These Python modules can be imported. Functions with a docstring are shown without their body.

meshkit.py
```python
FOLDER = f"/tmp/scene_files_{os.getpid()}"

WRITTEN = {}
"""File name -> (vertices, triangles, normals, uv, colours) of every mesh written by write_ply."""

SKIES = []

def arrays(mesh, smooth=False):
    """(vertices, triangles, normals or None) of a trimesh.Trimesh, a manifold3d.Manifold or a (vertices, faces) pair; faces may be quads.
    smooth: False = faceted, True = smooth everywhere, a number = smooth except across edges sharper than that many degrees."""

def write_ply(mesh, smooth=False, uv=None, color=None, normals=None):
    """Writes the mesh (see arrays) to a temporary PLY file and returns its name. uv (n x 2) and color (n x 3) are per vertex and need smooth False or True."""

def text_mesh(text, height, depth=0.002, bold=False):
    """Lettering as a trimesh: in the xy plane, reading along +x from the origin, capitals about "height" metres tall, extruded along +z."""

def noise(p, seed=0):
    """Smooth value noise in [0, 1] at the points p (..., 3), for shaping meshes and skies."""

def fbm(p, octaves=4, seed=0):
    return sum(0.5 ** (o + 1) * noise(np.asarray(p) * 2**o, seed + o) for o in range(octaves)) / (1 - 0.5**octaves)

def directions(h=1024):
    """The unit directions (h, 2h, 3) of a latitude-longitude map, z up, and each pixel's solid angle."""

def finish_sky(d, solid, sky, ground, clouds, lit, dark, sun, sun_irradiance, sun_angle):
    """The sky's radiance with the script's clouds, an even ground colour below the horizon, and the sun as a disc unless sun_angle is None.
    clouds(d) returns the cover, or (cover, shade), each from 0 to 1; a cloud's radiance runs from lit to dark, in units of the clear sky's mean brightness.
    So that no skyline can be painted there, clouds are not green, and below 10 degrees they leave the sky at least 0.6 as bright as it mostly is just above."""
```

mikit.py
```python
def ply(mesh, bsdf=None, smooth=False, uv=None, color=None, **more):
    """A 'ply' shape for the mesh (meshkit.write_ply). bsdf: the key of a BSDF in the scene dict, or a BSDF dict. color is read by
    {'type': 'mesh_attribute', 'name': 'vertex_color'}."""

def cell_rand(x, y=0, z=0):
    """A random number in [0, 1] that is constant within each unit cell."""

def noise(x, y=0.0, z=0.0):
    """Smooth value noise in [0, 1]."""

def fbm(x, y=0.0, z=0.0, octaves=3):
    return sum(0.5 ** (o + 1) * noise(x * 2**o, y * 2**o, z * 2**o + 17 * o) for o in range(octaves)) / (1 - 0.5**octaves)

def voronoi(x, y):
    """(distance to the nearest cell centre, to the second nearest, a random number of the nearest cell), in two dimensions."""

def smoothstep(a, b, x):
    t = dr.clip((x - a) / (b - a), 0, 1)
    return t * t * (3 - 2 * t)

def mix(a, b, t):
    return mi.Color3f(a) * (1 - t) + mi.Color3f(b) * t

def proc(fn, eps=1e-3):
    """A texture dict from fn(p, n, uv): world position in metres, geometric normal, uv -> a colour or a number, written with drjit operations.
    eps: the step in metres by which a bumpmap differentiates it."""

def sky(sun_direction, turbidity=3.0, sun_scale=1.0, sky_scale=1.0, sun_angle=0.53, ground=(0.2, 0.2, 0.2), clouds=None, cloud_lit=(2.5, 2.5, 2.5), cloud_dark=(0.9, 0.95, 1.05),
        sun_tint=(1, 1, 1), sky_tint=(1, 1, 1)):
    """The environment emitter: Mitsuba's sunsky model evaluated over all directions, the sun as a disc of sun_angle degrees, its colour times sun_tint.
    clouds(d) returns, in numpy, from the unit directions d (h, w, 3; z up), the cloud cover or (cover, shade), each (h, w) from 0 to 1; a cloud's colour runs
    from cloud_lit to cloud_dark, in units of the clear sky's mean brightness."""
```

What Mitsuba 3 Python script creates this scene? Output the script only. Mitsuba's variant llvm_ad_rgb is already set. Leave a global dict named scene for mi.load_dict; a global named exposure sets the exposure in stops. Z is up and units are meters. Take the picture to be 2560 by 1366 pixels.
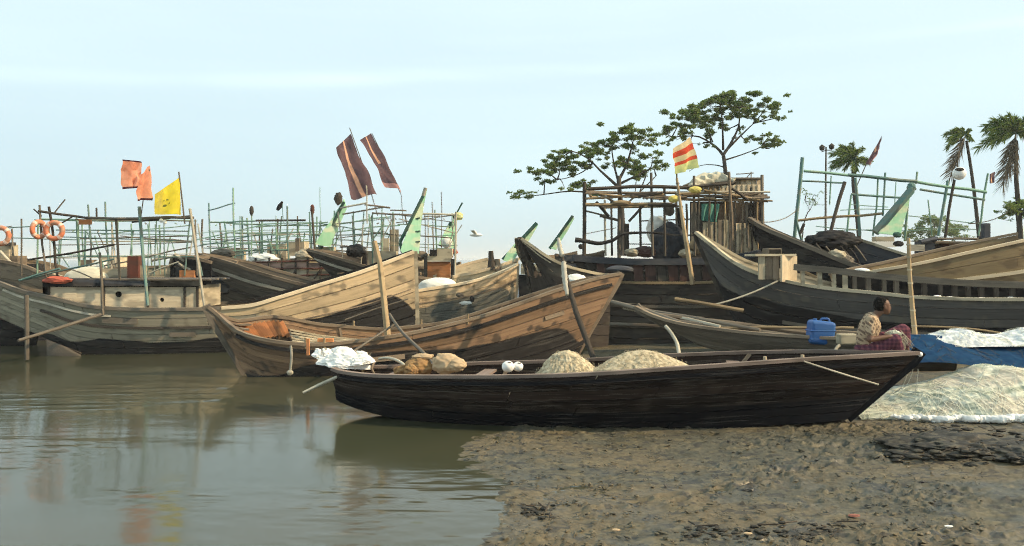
import math, random, numpy as np, trimesh, manifold3d, mitsuba as mi, drjit as dr, mikit, meshkit
from scipy.interpolate import PchipInterpolator
from mikit import noise, fbm, cell_rand, smoothstep, mix, proc

T = mi.ScalarTransform4f
scene, labels = {}, {}
rng = np.random.default_rng(7)
random.seed(7)

# ---------------------------------------------------------------- camera, sky, exposure
F, EYE, CX, HY = 2217.0, 2.3, 1280.0, 648.0          # focal length in photo pixels, eye height, principal column, horizon row
scene['camera'] = {'type': 'perspective', 'fov': 60.0, 'fov_axis': 'x', 'near_clip': 0.1, 'far_clip': 9000.0,
                   'principal_point_offset_y': (683.0 - HY) / 1366.0,
                   'to_world': T().look_at(origin=[0, 0, EYE], target=[0, 10, EYE], up=[0, 0, 1])}


def veil(d):
    az = np.arctan2(d[..., 0], d[..., 1])
    el = np.degrees(np.arcsin(np.clip(d[..., 2], -1, 1)))
    n1 = meshkit.fbm(np.stack([az * 2.0, el * 0.16, az * 0 + 3.0], -1), 4)
    streak = meshkit.fbm(np.stack([az * 3.0, el * 0.9 - az * 1.6, az * 0 + 9.0], -1), 4)
    band = np.exp(-((el - 11.2 - 1.6 * np.sin(az * 2.0 + .4)) / 0.45) ** 2) * np.clip(meshkit.fbm(np.stack([az * 5.0, el * .8, az * 0 + 5.0], -1), 3) * 2.2 - .55, 0, 1)
    cover = 0.60 + 0.22 * n1 + 0.15 * np.clip(streak - 0.55, 0, 1) * np.exp(-((el - 12) / 5.0) ** 2)
    cover = cover + 0.12 * band - 0.20 * np.exp(-np.maximum(el, 0) / 5.0)
    low = np.exp(-np.maximum(el, 0) / 9.0) * np.clip(0.55 - 0.9 * az, 0, 1)
    return np.clip(cover, 0, 0.97), np.clip(0.14 - 0.10 * (streak - 0.5) - 0.08 * band + 0.70 * low, 0, 1)


scene['daylight'] = mikit.sky((0.80, -0.17, 0.55), turbidity=4.0, sun_scale=1.05, sun_angle=1.2, ground=(0.16, 0.15, 0.11), clouds=veil,
                              cloud_lit=(3.1, 3.75, 3.8), cloud_dark=(2.1, 2.78, 2.92), sun_tint=(1.0, 0.965, 0.89))
exposure = 1.9


# ---------------------------------------------------------------- names and entries
def at(px, py, Y):
    """The place Y metres out that stands at this column and row of the photograph."""
    return np.array([(px - CX) / F * Y, Y, EYE - (py - HY) / F * Y])


def taken(k):
    return k in scene or k in labels or any(x.startswith(k + '__') for x in list(scene) + list(labels))


COUNT = {}


def key_of(name, parent=None):
    k = name if parent is None else parent + '__' + name
    i = COUNT.get(k, 0)
    COUNT[k] = i + 1
    return k if i == 0 else f'{k}_{i:03d}'


def thing(name, label, cat, group=None):
    k = key_of(name)
    labels[k] = {'label': label, 'category': cat}
    if group:
        labels[k]['group'] = group
    return k


def obj(name, mesh, mat, parent=None, smooth=False, uv=None, label=None, kind=None):
    k = key_of(name, parent)
    if isinstance(mesh, tuple) and len(mesh) == 3:
        mesh, uv, smooth = (mesh[0], mesh[1]), mesh[2], True
    if mat in PALETTE:
        mesh, uv, smooth = with_wood(mesh, uv, smooth, mat)
        mat = 'm_wood'
    scene[k] = mikit.ply(mesh, mat, smooth=smooth, uv=uv)
    if label or kind:
        labels[k] = {}
        if label: labels[k]['label'] = label
        if kind: labels[k]['kind'] = kind
    return k


def single(name, mesh, mat, label, cat, smooth=False, group=None, kind=None):
    k = obj(name, mesh, mat, None, smooth)
    labels[k] = {'label': label, 'category': cat}
    if group: labels[k]['group'] = group
    if kind: labels[k]['kind'] = kind
    return k


# ---------------------------------------------------------------- mesh helpers
def grid_faces(n, m, flip=False):
    i, j = np.meshgrid(np.arange(n - 1), np.arange(m - 1), indexing='ij')
    q = np.stack([i * m + j, (i + 1) * m + j, (i + 1) * m + j + 1, i * m + j + 1], -1).reshape(-1, 4)
    f = np.vstack([q[:, [0, 1, 2]], q[:, [0, 2, 3]]])
    return f[:, ::-1] if flip else f


class MB:
    """Collects vertex grids into one mesh with uv."""

    def __init__(self):
        self.v, self.f, self.t, self.n = [], [], [], 0

    def grid(self, P, uv=None, flip=False):
        n, m = P.shape[:2]
        self.v.append(P.reshape(-1, 3))
        self.t.append(np.zeros((n * m, 2)) if uv is None else np.asarray(uv).reshape(-1, 2))
        self.f.append(grid_faces(n, m, flip) + self.n)
        self.n += n * m
        return self

    def raw(self, v, f, uv=None):
        v = np.asarray(v)
        self.v.append(v)
        self.t.append(np.zeros((len(v), 2)) if uv is None else uv)
        self.f.append(np.asarray(f) + self.n)
        self.n += len(v)
        return self

    def out(self):
        return np.vstack(self.v), np.vstack(self.f), np.vstack(self.t)


def unit(v):
    v = np.asarray(v, float)
    return v / (np.linalg.norm(v, axis=-1, keepdims=True) + 1e-12)


def tube(pts, r, sides=6, jitter=0.0, dense=1, voff=None):
    """A round pole or rope along a polyline, tapered, with end caps; uv runs along it in metres and round it."""
    p = np.asarray(pts, float)
    if dense > 1:
        s = np.arange(len(p))
        q = np.linspace(0, len(p) - 1, (len(p) - 1) * dense + 1)
        p = np.stack([PchipInterpolator(s, p[:, k])(q) if len(p) > 2 else np.interp(q, s, p[:, k]) for k in range(3)], -1)
    if jitter:
        j = rng.normal(0, jitter, p.shape)
        j[0] = j[-1] = 0
        p = p + j
    r = np.interp(np.linspace(0, 1, len(p)), np.linspace(0, 1, np.size(r)), np.atleast_1d(r)) if np.size(r) > 1 else np.full(len(p), float(r))
    t = unit(np.gradient(p, axis=0))
    ref = np.where(np.abs(t[:, 2:]) < 0.9, [0, 0, 1.0], [1.0, 0, 0])
    if np.abs(t[:, 2]).max() >= 0.9 and np.abs(t[:, 2]).min() < 0.9:
        ref = np.broadcast_to([0.31, 0.95, 0.05], t.shape)
    a = unit(np.cross(t, ref))
    b = np.cross(t, a)
    ang = np.arange(sides + 1) * 2 * np.pi / sides
    P = p[:, None] + r[:, None, None] * (np.cos(ang)[None, :, None] * a[:, None] + np.sin(ang)[None, :, None] * b[:, None])
    L = np.concatenate([[0], np.cumsum(np.linalg.norm(np.diff(p, axis=0), axis=1))])
    vo = rng.integers(0, 900) if voff is None else voff
    uv = np.stack(np.broadcast_arrays(L[:, None], vo + ang[None] / 7.0), -1)
    mb = MB().grid(P, uv, flip=True)
    for e, fl in ((0, False), (-1, True)):
        c = np.vstack([P[e, :-1], p[e][None]])
        i = np.arange(sides)
        f = np.stack([i, (i + 1) % sides, np.full(sides, sides)], 1)
        mb.raw(c, f[:, ::-1] if not fl else f, np.tile(uv[e, 0], (len(c), 1)))
    return mb.out()


def bar(pts, w, h, up=(0, 0, 1), voff=None):
    """A squared timber along a polyline: w across, h tall; faces keep their own vertices."""
    p = np.asarray(pts, float)
    t = unit(np.gradient(p, axis=0))
    side = unit(np.cross(t, np.broadcast_to(np.asarray(up, float), t.shape)))
    upv = np.cross(side, t)
    w = np.broadcast_to(w, (len(p),))[:, None] / 2
    h = np.broadcast_to(h, (len(p),))[:, None] / 2
    c = [p + side * w * sx + upv * h * sz for sx, sz in ((1, 1), (-1, 1), (-1, -1), (1, -1))]
    L = np.concatenate([[0], np.cumsum(np.linalg.norm(np.diff(p, axis=0), axis=1))])
    vo = rng.integers(0, 900) if voff is None else voff
    mb = MB()
    for k in range(4):
        G = np.stack([c[k], c[(k + 1) % 4]], 1)
        mb.grid(G, np.stack(np.broadcast_arrays(L[:, None], vo + np.array([[0.02, 0.98]])), -1), flip=False)
    for e, fl in ((0, True), (-1, False)):
        mb.raw(np.array([x[e] for x in c]), [[0, 1, 2], [0, 2, 3]] if not fl else [[2, 1, 0], [3, 2, 0]], np.array([[L[e], vo + x] for x in (.1, .4, .6, .9)]))
    return mb.out()


def board(p0, p1, w, th, face, voff=None):
    """A flat board from p0 to p1, w wide across, th thick along face."""
    p0, p1 = np.asarray(p0, float), np.asarray(p1, float)
    n = max(2, int(np.linalg.norm(p1 - p0) / 0.8) + 1)
    return bar(np.linspace(p0, p1, n), th, w, up=np.cross(unit(p1 - p0), np.asarray(face, float)), voff=voff)


def box(c, s, rz=0.0):
    m = trimesh.creation.box(extents=s)
    m.apply_transform(trimesh.transformations.rotation_matrix(rz, [0, 0, 1]))
    m.apply_translation(c)
    return m


def rbox(c, s, r=0.02, rz=0.0):
    """A box with rounded edges (hull of spheres)."""
    s = np.asarray(s, float)
    r = min(r, s.min() / 2.2)
    ball = trimesh.creation.icosphere(1, r)
    o = s / 2 - r
    pts = np.vstack([ball.vertices + o * [a, b, d] for a in (-1, 1) for b in (-1, 1) for d in (-1, 1)])
    m = trimesh.Trimesh(pts).convex_hull
    m.apply_transform(trimesh.transformations.rotation_matrix(rz, [0, 0, 1]))
    m.apply_translation(c)
    return m


def lump(c, s, seed=0, amp=0.18, fr=2.2, sub=3, rz=0.0):
    m = trimesh.creation.icosphere(sub)
    v = np.array(m.vertices)
    n = meshkit.fbm(v * fr + seed * 7.3, 3, seed) - 0.5
    v = v * (1 + 2 * amp * n[:, None]) * np.asarray(s)
    c_, s_ = math.cos(rz), math.sin(rz)
    v = v @ np.array([[c_, s_, 0], [-s_, c_, 0], [0, 0, 1]]) + np.asarray(c)
    return trimesh.Trimesh(v, m.faces, process=False)


def join(ms):
    return trimesh.util.concatenate(ms)


def joinuv(parts):
    mb = MB()
    for v, f, uv in parts:
        mb.raw(v, f, uv)
    return mb.out()


# ---------------------------------------------------------------- materials
def mat(key, fn=None, rough=0.75, spec=0.35, metallic=0.0, bump=None, bscale=0.01, color=None, two=True, beps=0.004, **more):
    d = {'type': 'principled', 'base_color': proc(fn) if fn else {'type': 'rgb', 'value': list(color)}, 'roughness': rough, 'specular': spec, **more}
    if metallic: d['metallic'] = metallic
    if bump:
        d = {'type': 'bumpmap', 'arbitrary': proc(bump, eps=beps), 'scale': bscale, 'bsdf': d}
    scene[key] = {'type': 'twosided', 'bsdf': d} if two else d
    return key


def ramp(w, pts):
    v = mi.Float(pts[0][1])
    for (a, b), (c, d) in zip(pts[:-1], pts[1:]):
        v = v + (d - b) * dr.clip((w - a) / (c - a), 0, 1)
    return v


def wood(c1, c2, stain=(0.06, 0.05, 0.04), amount=0.5, tone=0.45, tar=None, L=1.0, N=1.0, tarcol=(0.012, 0.012, 0.013), pale=None, old=None, seed=0.0):
    """Weathered timber from uv: u metres along the grain, v = plank number + place across it. tar: (share of the length, share of the depth) of a tarred bottom's edge."""
    def fn(p, n, uv):
        u, v = uv.x, uv.y
        k = dr.floor(v)
        f = v - k
        r = cell_rand(k, seed * 13 + 3)
        g = fbm(u * 1.6 + r * 91, f * 9.0 + r * 17, seed, octaves=3)
        g2 = noise(u * 5.0 + r * 31, f * 34.0, seed + 5)
        col = mix(c1, c2, dr.clip(0.15 + 1.1 * (g - 0.25) + 0.35 * (g2 - 0.5), 0, 1)) * (1 - tone / 2 + tone * r)
        if old is not None:                                # older boards to a staggered butt joint, grey partly from painted-in stern shade
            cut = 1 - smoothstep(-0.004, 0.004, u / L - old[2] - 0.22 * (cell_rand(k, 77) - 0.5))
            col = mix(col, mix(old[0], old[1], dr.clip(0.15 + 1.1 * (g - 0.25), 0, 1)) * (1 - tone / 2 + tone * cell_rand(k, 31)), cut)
        st = fbm(p.x * 2.3 + 40, p.y * 1.1, p.z * 5.0 + seed, octaves=3)
        drip = noise(u * 9.0 + 3 * r, p.z * 1.2, seed + 2)
        s = smoothstep(0.50, 0.72, st * 0.75 + drip * 0.25) * amount
        col = mix(col, stain, s)
        if pale is not None:
            w = smoothstep(0.60, 0.74, fbm(u * 2.2 + 7 * r, f * 14 + 9 * r, seed + 4, octaves=3))
            col = mix(col, pale, w * 0.7)
        if tar is not None:
            edge = ramp(u / L, tar)
            wob = (noise(u * 3.0, 1.0, seed) - 0.5) * 0.03
            tt = smoothstep(-0.012, 0.012, v / N - edge + wob)
            tc = mi.Color3f(*tarcol) * (0.7 + 1.2 * g2) 
            wear = smoothstep(0.62, 0.78, fbm(u * 1.3, f * 6 + k * 3, seed + 8, octaves=3))
            tc = mix(tc, mi.Color3f(0.13, 0.12, 0.10), wear * 0.35)
            col = mix(col, tc, tt)
        return col
    return fn


PALETTE = {}


def woodmat(key, c1, c2, stain=(0.06, 0.05, 0.04), amount=0.5, tone=0.45, rough=0.78, tar=None, bump=False, **k):
    """A kind of timber. Kinds without tar share one BSDF: the thousands of v say which kind, its whole part which plank."""
    if tar is None and not k:
        PALETTE[key] = (c1, c2, stain, amount, tone)
        return key
    b = None
    if bump:
        def b(p, n, uv):
            kk = dr.floor(uv.y)
            return fbm(uv.x * 3.0 + kk * 5, (uv.y - kk) * 26.0, 1.0, octaves=2)
    return mat(key, wood(c1, c2, stain, amount, tone, tar=tar, **k), rough=rough, spec=0.12, bump=b, bscale=0.004)


def any_wood(p, n, uv):
    u, v = uv.x, uv.y
    kind = dr.floor(v / 1000)
    k = dr.floor(v)
    f = v - k
    c1, c2, stain, amount, tone = mi.Color3f(0.2), mi.Color3f(0.1), mi.Color3f(0.05), mi.Float(0.5), mi.Float(0.4)
    for i, (a1, a2, st, am, to) in enumerate(PALETTE.values()):
        on = kind == i
        c1, c2, stain = dr.select(on, mi.Color3f(*a1), c1), dr.select(on, mi.Color3f(*a2), c2), dr.select(on, mi.Color3f(*st), stain)
        amount, tone = dr.select(on, am, amount), dr.select(on, to, tone)
    r = cell_rand(k, 3)
    g = fbm(u * 1.6 + r * 91, f * 9.0 + r * 17, 0.5, octaves=3)
    g2 = noise(u * 5.0 + r * 31, f * 34.0, 5.0)
    col = mix(c1, c2, dr.clip(0.15 + 1.1 * (g - 0.25) + 0.35 * (g2 - 0.5), 0, 1)) * (1 - tone / 2 + tone * r)
    s = smoothstep(0.48, 0.70, fbm(p.x * 2.6 + 40, p.y * 1.3, p.z * 5.0, octaves=3)) * amount
    return mix(col, stain, s)


def wood_relief(p, n, uv):
    kk = dr.floor(uv.y)
    return fbm(uv.x * 3.0 + cell_rand(kk) * 50, (uv.y - kk) * 26.0, 1.0, octaves=2)


def with_wood(mesh, uv, smooth, m):
    """Puts a timber's number into the uv of a mesh (and makes uv for a mesh that has none)."""
    i = list(PALETTE).index(m)
    if uv is None:
        v, f, _ = meshkit.arrays(mesh)
        if smooth is False:
            v, f = v[f].reshape(-1, 3), np.arange(3 * len(f)).reshape(-1, 3)
        o = np.argsort(-np.ptp(v, axis=0))
        uv = np.stack([v[:, o[0]], rng.integers(0, 900) + np.clip((v[:, o[1]] - v[:, o[1]].min()) / (np.ptp(v[:, o[1]]) + 1e-9), 0.02, 0.98)], -1)
        mesh, smooth = (v, f), smooth is not False
    uv = np.array(uv, float)
    uv[:, 1] = 1000.0 * i + np.mod(uv[:, 1], 1000.0)
    return mesh, uv, bool(smooth)


woodmat('m_bamboo', (0.40, 0.30, 0.17), (0.22, 0.15, 0.09), amount=0.35)
woodmat('m_pole_grey', (0.20, 0.17, 0.13), (0.09, 0.075, 0.06), amount=0.4)
woodmat('m_pole_dark', (0.085, 0.07, 0.055), (0.035, 0.03, 0.025), amount=0.3)
woodmat('m_pole_teal', (0.10, 0.22, 0.20), (0.16, 0.19, 0.16), stain=(0.25, 0.22, 0.16), amount=0.5)
woodmat('m_pole_green', (0.24, 0.38, 0.28), (0.16, 0.26, 0.19), stain=(0.33, 0.33, 0.24), amount=0.5)
woodmat('m_pole_pale', (0.50, 0.46, 0.36), (0.33, 0.29, 0.22), amount=0.3)
woodmat('m_fin_green', (0.27, 0.58, 0.36), (0.44, 0.66, 0.46), stain=(0.62, 0.64, 0.46), amount=0.75, tone=0.3)
woodmat('m_fin_dark', (0.05, 0.11, 0.08), (0.03, 0.07, 0.055), stain=(0.12, 0.14, 0.1), amount=0.5)
woodmat('m_old_board', (0.26, 0.20, 0.14), (0.13, 0.10, 0.07), amount=0.5)
woodmat('m_cream_board', (0.50, 0.43, 0.30), (0.34, 0.29, 0.20), stain=(0.10, 0.09, 0.07), amount=0.55, tone=0.3)
woodmat('m_roof_tan', (0.60, 0.52, 0.37), (0.42, 0.35, 0.24), stain=(0.14, 0.12, 0.09), amount=0.5)
woodmat('m_orange_board', (0.58, 0.25, 0.10), (0.36, 0.14, 0.06), amount=0.35)
woodmat('m_red_board', (0.17, 0.06, 0.04), (0.09, 0.035, 0.028), amount=0.4)
woodmat('m_black_board', (0.030, 0.027, 0.026), (0.014, 0.013, 0.013), stain=(0.09, 0.08, 0.065), amount=0.4)
woodmat('m_brown_cane', (0.40, 0.20, 0.085), (0.20, 0.10, 0.05), amount=0.4)
woodmat('m_slate_board', (0.07, 0.075, 0.085), (0.035, 0.038, 0.045), stain=(0.12, 0.11, 0.10), amount=0.4)

mat('m_wood', any_wood, rough=0.80, spec=0.12, bump=wood_relief, bscale=0.004)

mat('m_float_white', color=(0.80, 0.79, 0.74), rough=0.5)
mat('m_sack_white', color=(0.70, 0.69, 0.62), rough=0.85)

# ---------------------------------------------------------------- mud flat
SH_Y = np.array([0, 6.5, 7.6, 8.5, 9.6, 10.8, 13, 18, 25, 40, 60, 120, 400, 9000.0])
SH_X = np.array([-0.5, -0.45, -0.1, 0.25, -0.2, -0.5, 0.2, 1.2, 2.2, 3.0, 4.0, 8.0, 40.0, 900.0])


def ground_z(x, y):
    x, y = np.asarray(x, float), np.asarray(y, float)
    P = np.stack([x, y, 0 * x], -1)
    sx = np.interp(y, SH_Y, SH_X) + 1.1 * (meshkit.fbm(P * [0.9, 1.3, 1], 4, 4) - 0.5)
    d = x - sx
    z = np.where(d > 0, 0.020 * np.minimum(d, 4) + 0.030 * np.clip(d - 4, 0, 12), 0.10 * np.maximum(d, -15))
    return z + 0.05 * (meshkit.fbm(P * 0.55, 3, 9) - 0.5) + 0.035 * (meshkit.fbm(P * [1.6, 2.4, 1], 2, 12) - 0.5) * np.clip(d + 1, 0, 1)


PRINTS = []                                               # footprints pressed into the mud: x, y, heading
for i in range(15):
    PRINTS.append((0.9 + .30 * i, 8.1 + .17 * i + .07 * math.sin(i), 0.5 + (.14 if i % 2 else -.14)))
for i in range(10):
    PRINTS.append((3.9 - .26 * i, 10.6 - .27 * i + (.11 if i % 2 else -.11), 3.9))


def lumps(x, y):
    P = np.stack([x, y, 0 * x], -1)
    a = meshkit.fbm(P * 5.5, 4, 1) - 0.5
    b = meshkit.fbm(P * [16, 21, 1], 3, 2)
    c = meshkit.fbm(P * 1.3, 2, 3)
    pit = np.clip(b - 0.52, 0, 1) * (0.3 + 1.2 * c)
    e = meshkit.fbm(P * [34, 40, 1], 2, 6) - 0.5
    steps = 0 * x
    for fx, fy, ang in PRINTS:
        u, v = (x - fx) * math.cos(ang) + (y - fy) * math.sin(ang), -(x - fx) * math.sin(ang) + (y - fy) * math.cos(ang)
        q = (u / 0.13) ** 2 + (v / 0.06) ** 2
        steps = steps - 0.035 * np.exp(-q ** 2) + 0.014 * np.exp(-((np.sqrt(q) - 1.45) / 0.3) ** 2)
    return steps + 0.050 * a * c * 1.6 + 0.080 * pit * (0.25 + np.clip((c - 0.42) * 6, 0, 1)) - 0.04 * np.clip(0.40 - b, 0, 1) + 0.022 * e * (0.4 + c)


gx = np.unique(np.concatenate([[-4000, -1500, -500, -150, -60, -30, -15, -8, -5], np.arange(-3.0, 8.2, 0.026), np.arange(8.4, 14, 0.3), [16, 20, 28, 40, 70, 150, 500, 1500, 4000]]))
gy = np.unique(np.concatenate([[-3000, -300, -40, -8, 0, 3, 5], np.arange(6.0, 12.6, 0.03), np.arange(12.7, 16, 0.12), np.arange(16, 60, 1.2), [64, 72, 85, 110, 150, 250, 500, 1200, 3000, 8000]]))
X, Y = np.meshgrid(gx, gy, indexing='ij')
Z = ground_z(X, Y)
fine = np.clip((X + 3.2) / 0.8, 0, 1) * np.clip((8.2 - X) / 0.4, 0, 1) * np.clip((Y - 5.8) / 0.3, 0, 1) * np.clip((13.2 - Y) / 1.0, 0, 1)
Z = Z + lumps(X, Y) * fine * np.clip(0.25 + Z * 7 + 0.5, 0.15, 1)


def mud_color(p, n, uv):
    a = fbm(p.x * 0.8, p.y * 1.3, 3.0, octaves=4)
    b = fbm(p.x * 6.0, p.y * 8.0, 5.0, octaves=3)
    c = noise(p.x * 27, p.y * 31, 2.0)
    col = mix(mi.Color3f(0.094, 0.076, 0.044), mi.Color3f(0.066, 0.062, 0.043), smoothstep(0.38, 0.62, a))
    col = mix(col, mi.Color3f(0.115, 0.095, 0.053), smoothstep(0.5, 0.75, b) * 0.7)
    col = col * (0.75 + 0.5 * c)
    return mix(col, mi.Color3f(0.030, 0.028, 0.024), smoothstep(0.63, 0.74, fbm(p.x * 9 + 5, p.y * 12, 8.0, octaves=2)) * 0.7)


mat('m_mud', mud_color, rough=proc(lambda p, n, uv: 0.50 + 0.25 * smoothstep(0.35, 0.6, fbm(p.x * 3.1, p.y * 3.7, 4.0, octaves=2))), spec=0.5, bump=lambda p, n, uv: fbm(p.x * 45, p.y * 45, 1.0, octaves=3), bscale=0.009, beps=0.004)
scene['ground'] = mikit.ply((np.stack([X, Y, Z], -1).reshape(-1, 3), grid_faces(*X.shape)), 'm_mud', smooth=True)
labels['ground'] = {'label': 'wet grey brown mud flat sloping into the river', 'category': 'mud', 'kind': 'structure'}

# ---------------------------------------------------------------- river
def wave(p, n, uv):
    near = noise(p.x * 1.7 + p.y * 0.6, p.y * 5.2 - p.x * 0.5, 1.0) + 0.4 * noise(p.x * 5.1 - p.y, p.y * 14.0 + p.x, 2.0)
    long = noise(p.x * 0.45, p.y * 1.3 + p.x * 0.2, 4.0)
    calm = 0.16 + 0.84 * smoothstep(0.40, 0.58, fbm(p.x * 0.30, p.y * 0.40, 7.0, octaves=2))
    return near * calm + 1.2 * long


def water_color(p, n, uv):
    a = fbm(p.x * 0.25, p.y * 0.3, 2.0, octaves=3)
    return mix(mi.Color3f(0.090, 0.098, 0.056), mi.Color3f(0.112, 0.108, 0.064), smoothstep(0.35, 0.65, a))


scene['m_water'] = {'type': 'bumpmap', 'arbitrary': proc(wave, eps=0.01), 'scale': 0.0095,
                    'bsdf': {'type': 'roughplastic', 'distribution': 'ggx', 'alpha': 0.012, 'int_ior': 1.33, 'diffuse_reflectance': proc(water_color), 'nonlinear': True}}
wx = np.array([-4500, -800, -200, -60, -20, -8, 0, 4, 12, 40, 120, 900, 4500.0])
wy = np.array([-3000, -100, -10, 0, 4, 8, 12, 18, 30, 60, 150, 600, 8500.0])
WX, WY = np.meshgrid(wx, wy, indexing='ij')
scene['river'] = mikit.ply((np.stack([WX, WY, 0 * WX], -1).reshape(-1, 3), grid_faces(*WX.shape)), 'm_water', smooth=True)
labels['river'] = {'label': 'calm murky river reaching to the horizon', 'category': 'river', 'kind': 'structure'}
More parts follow.
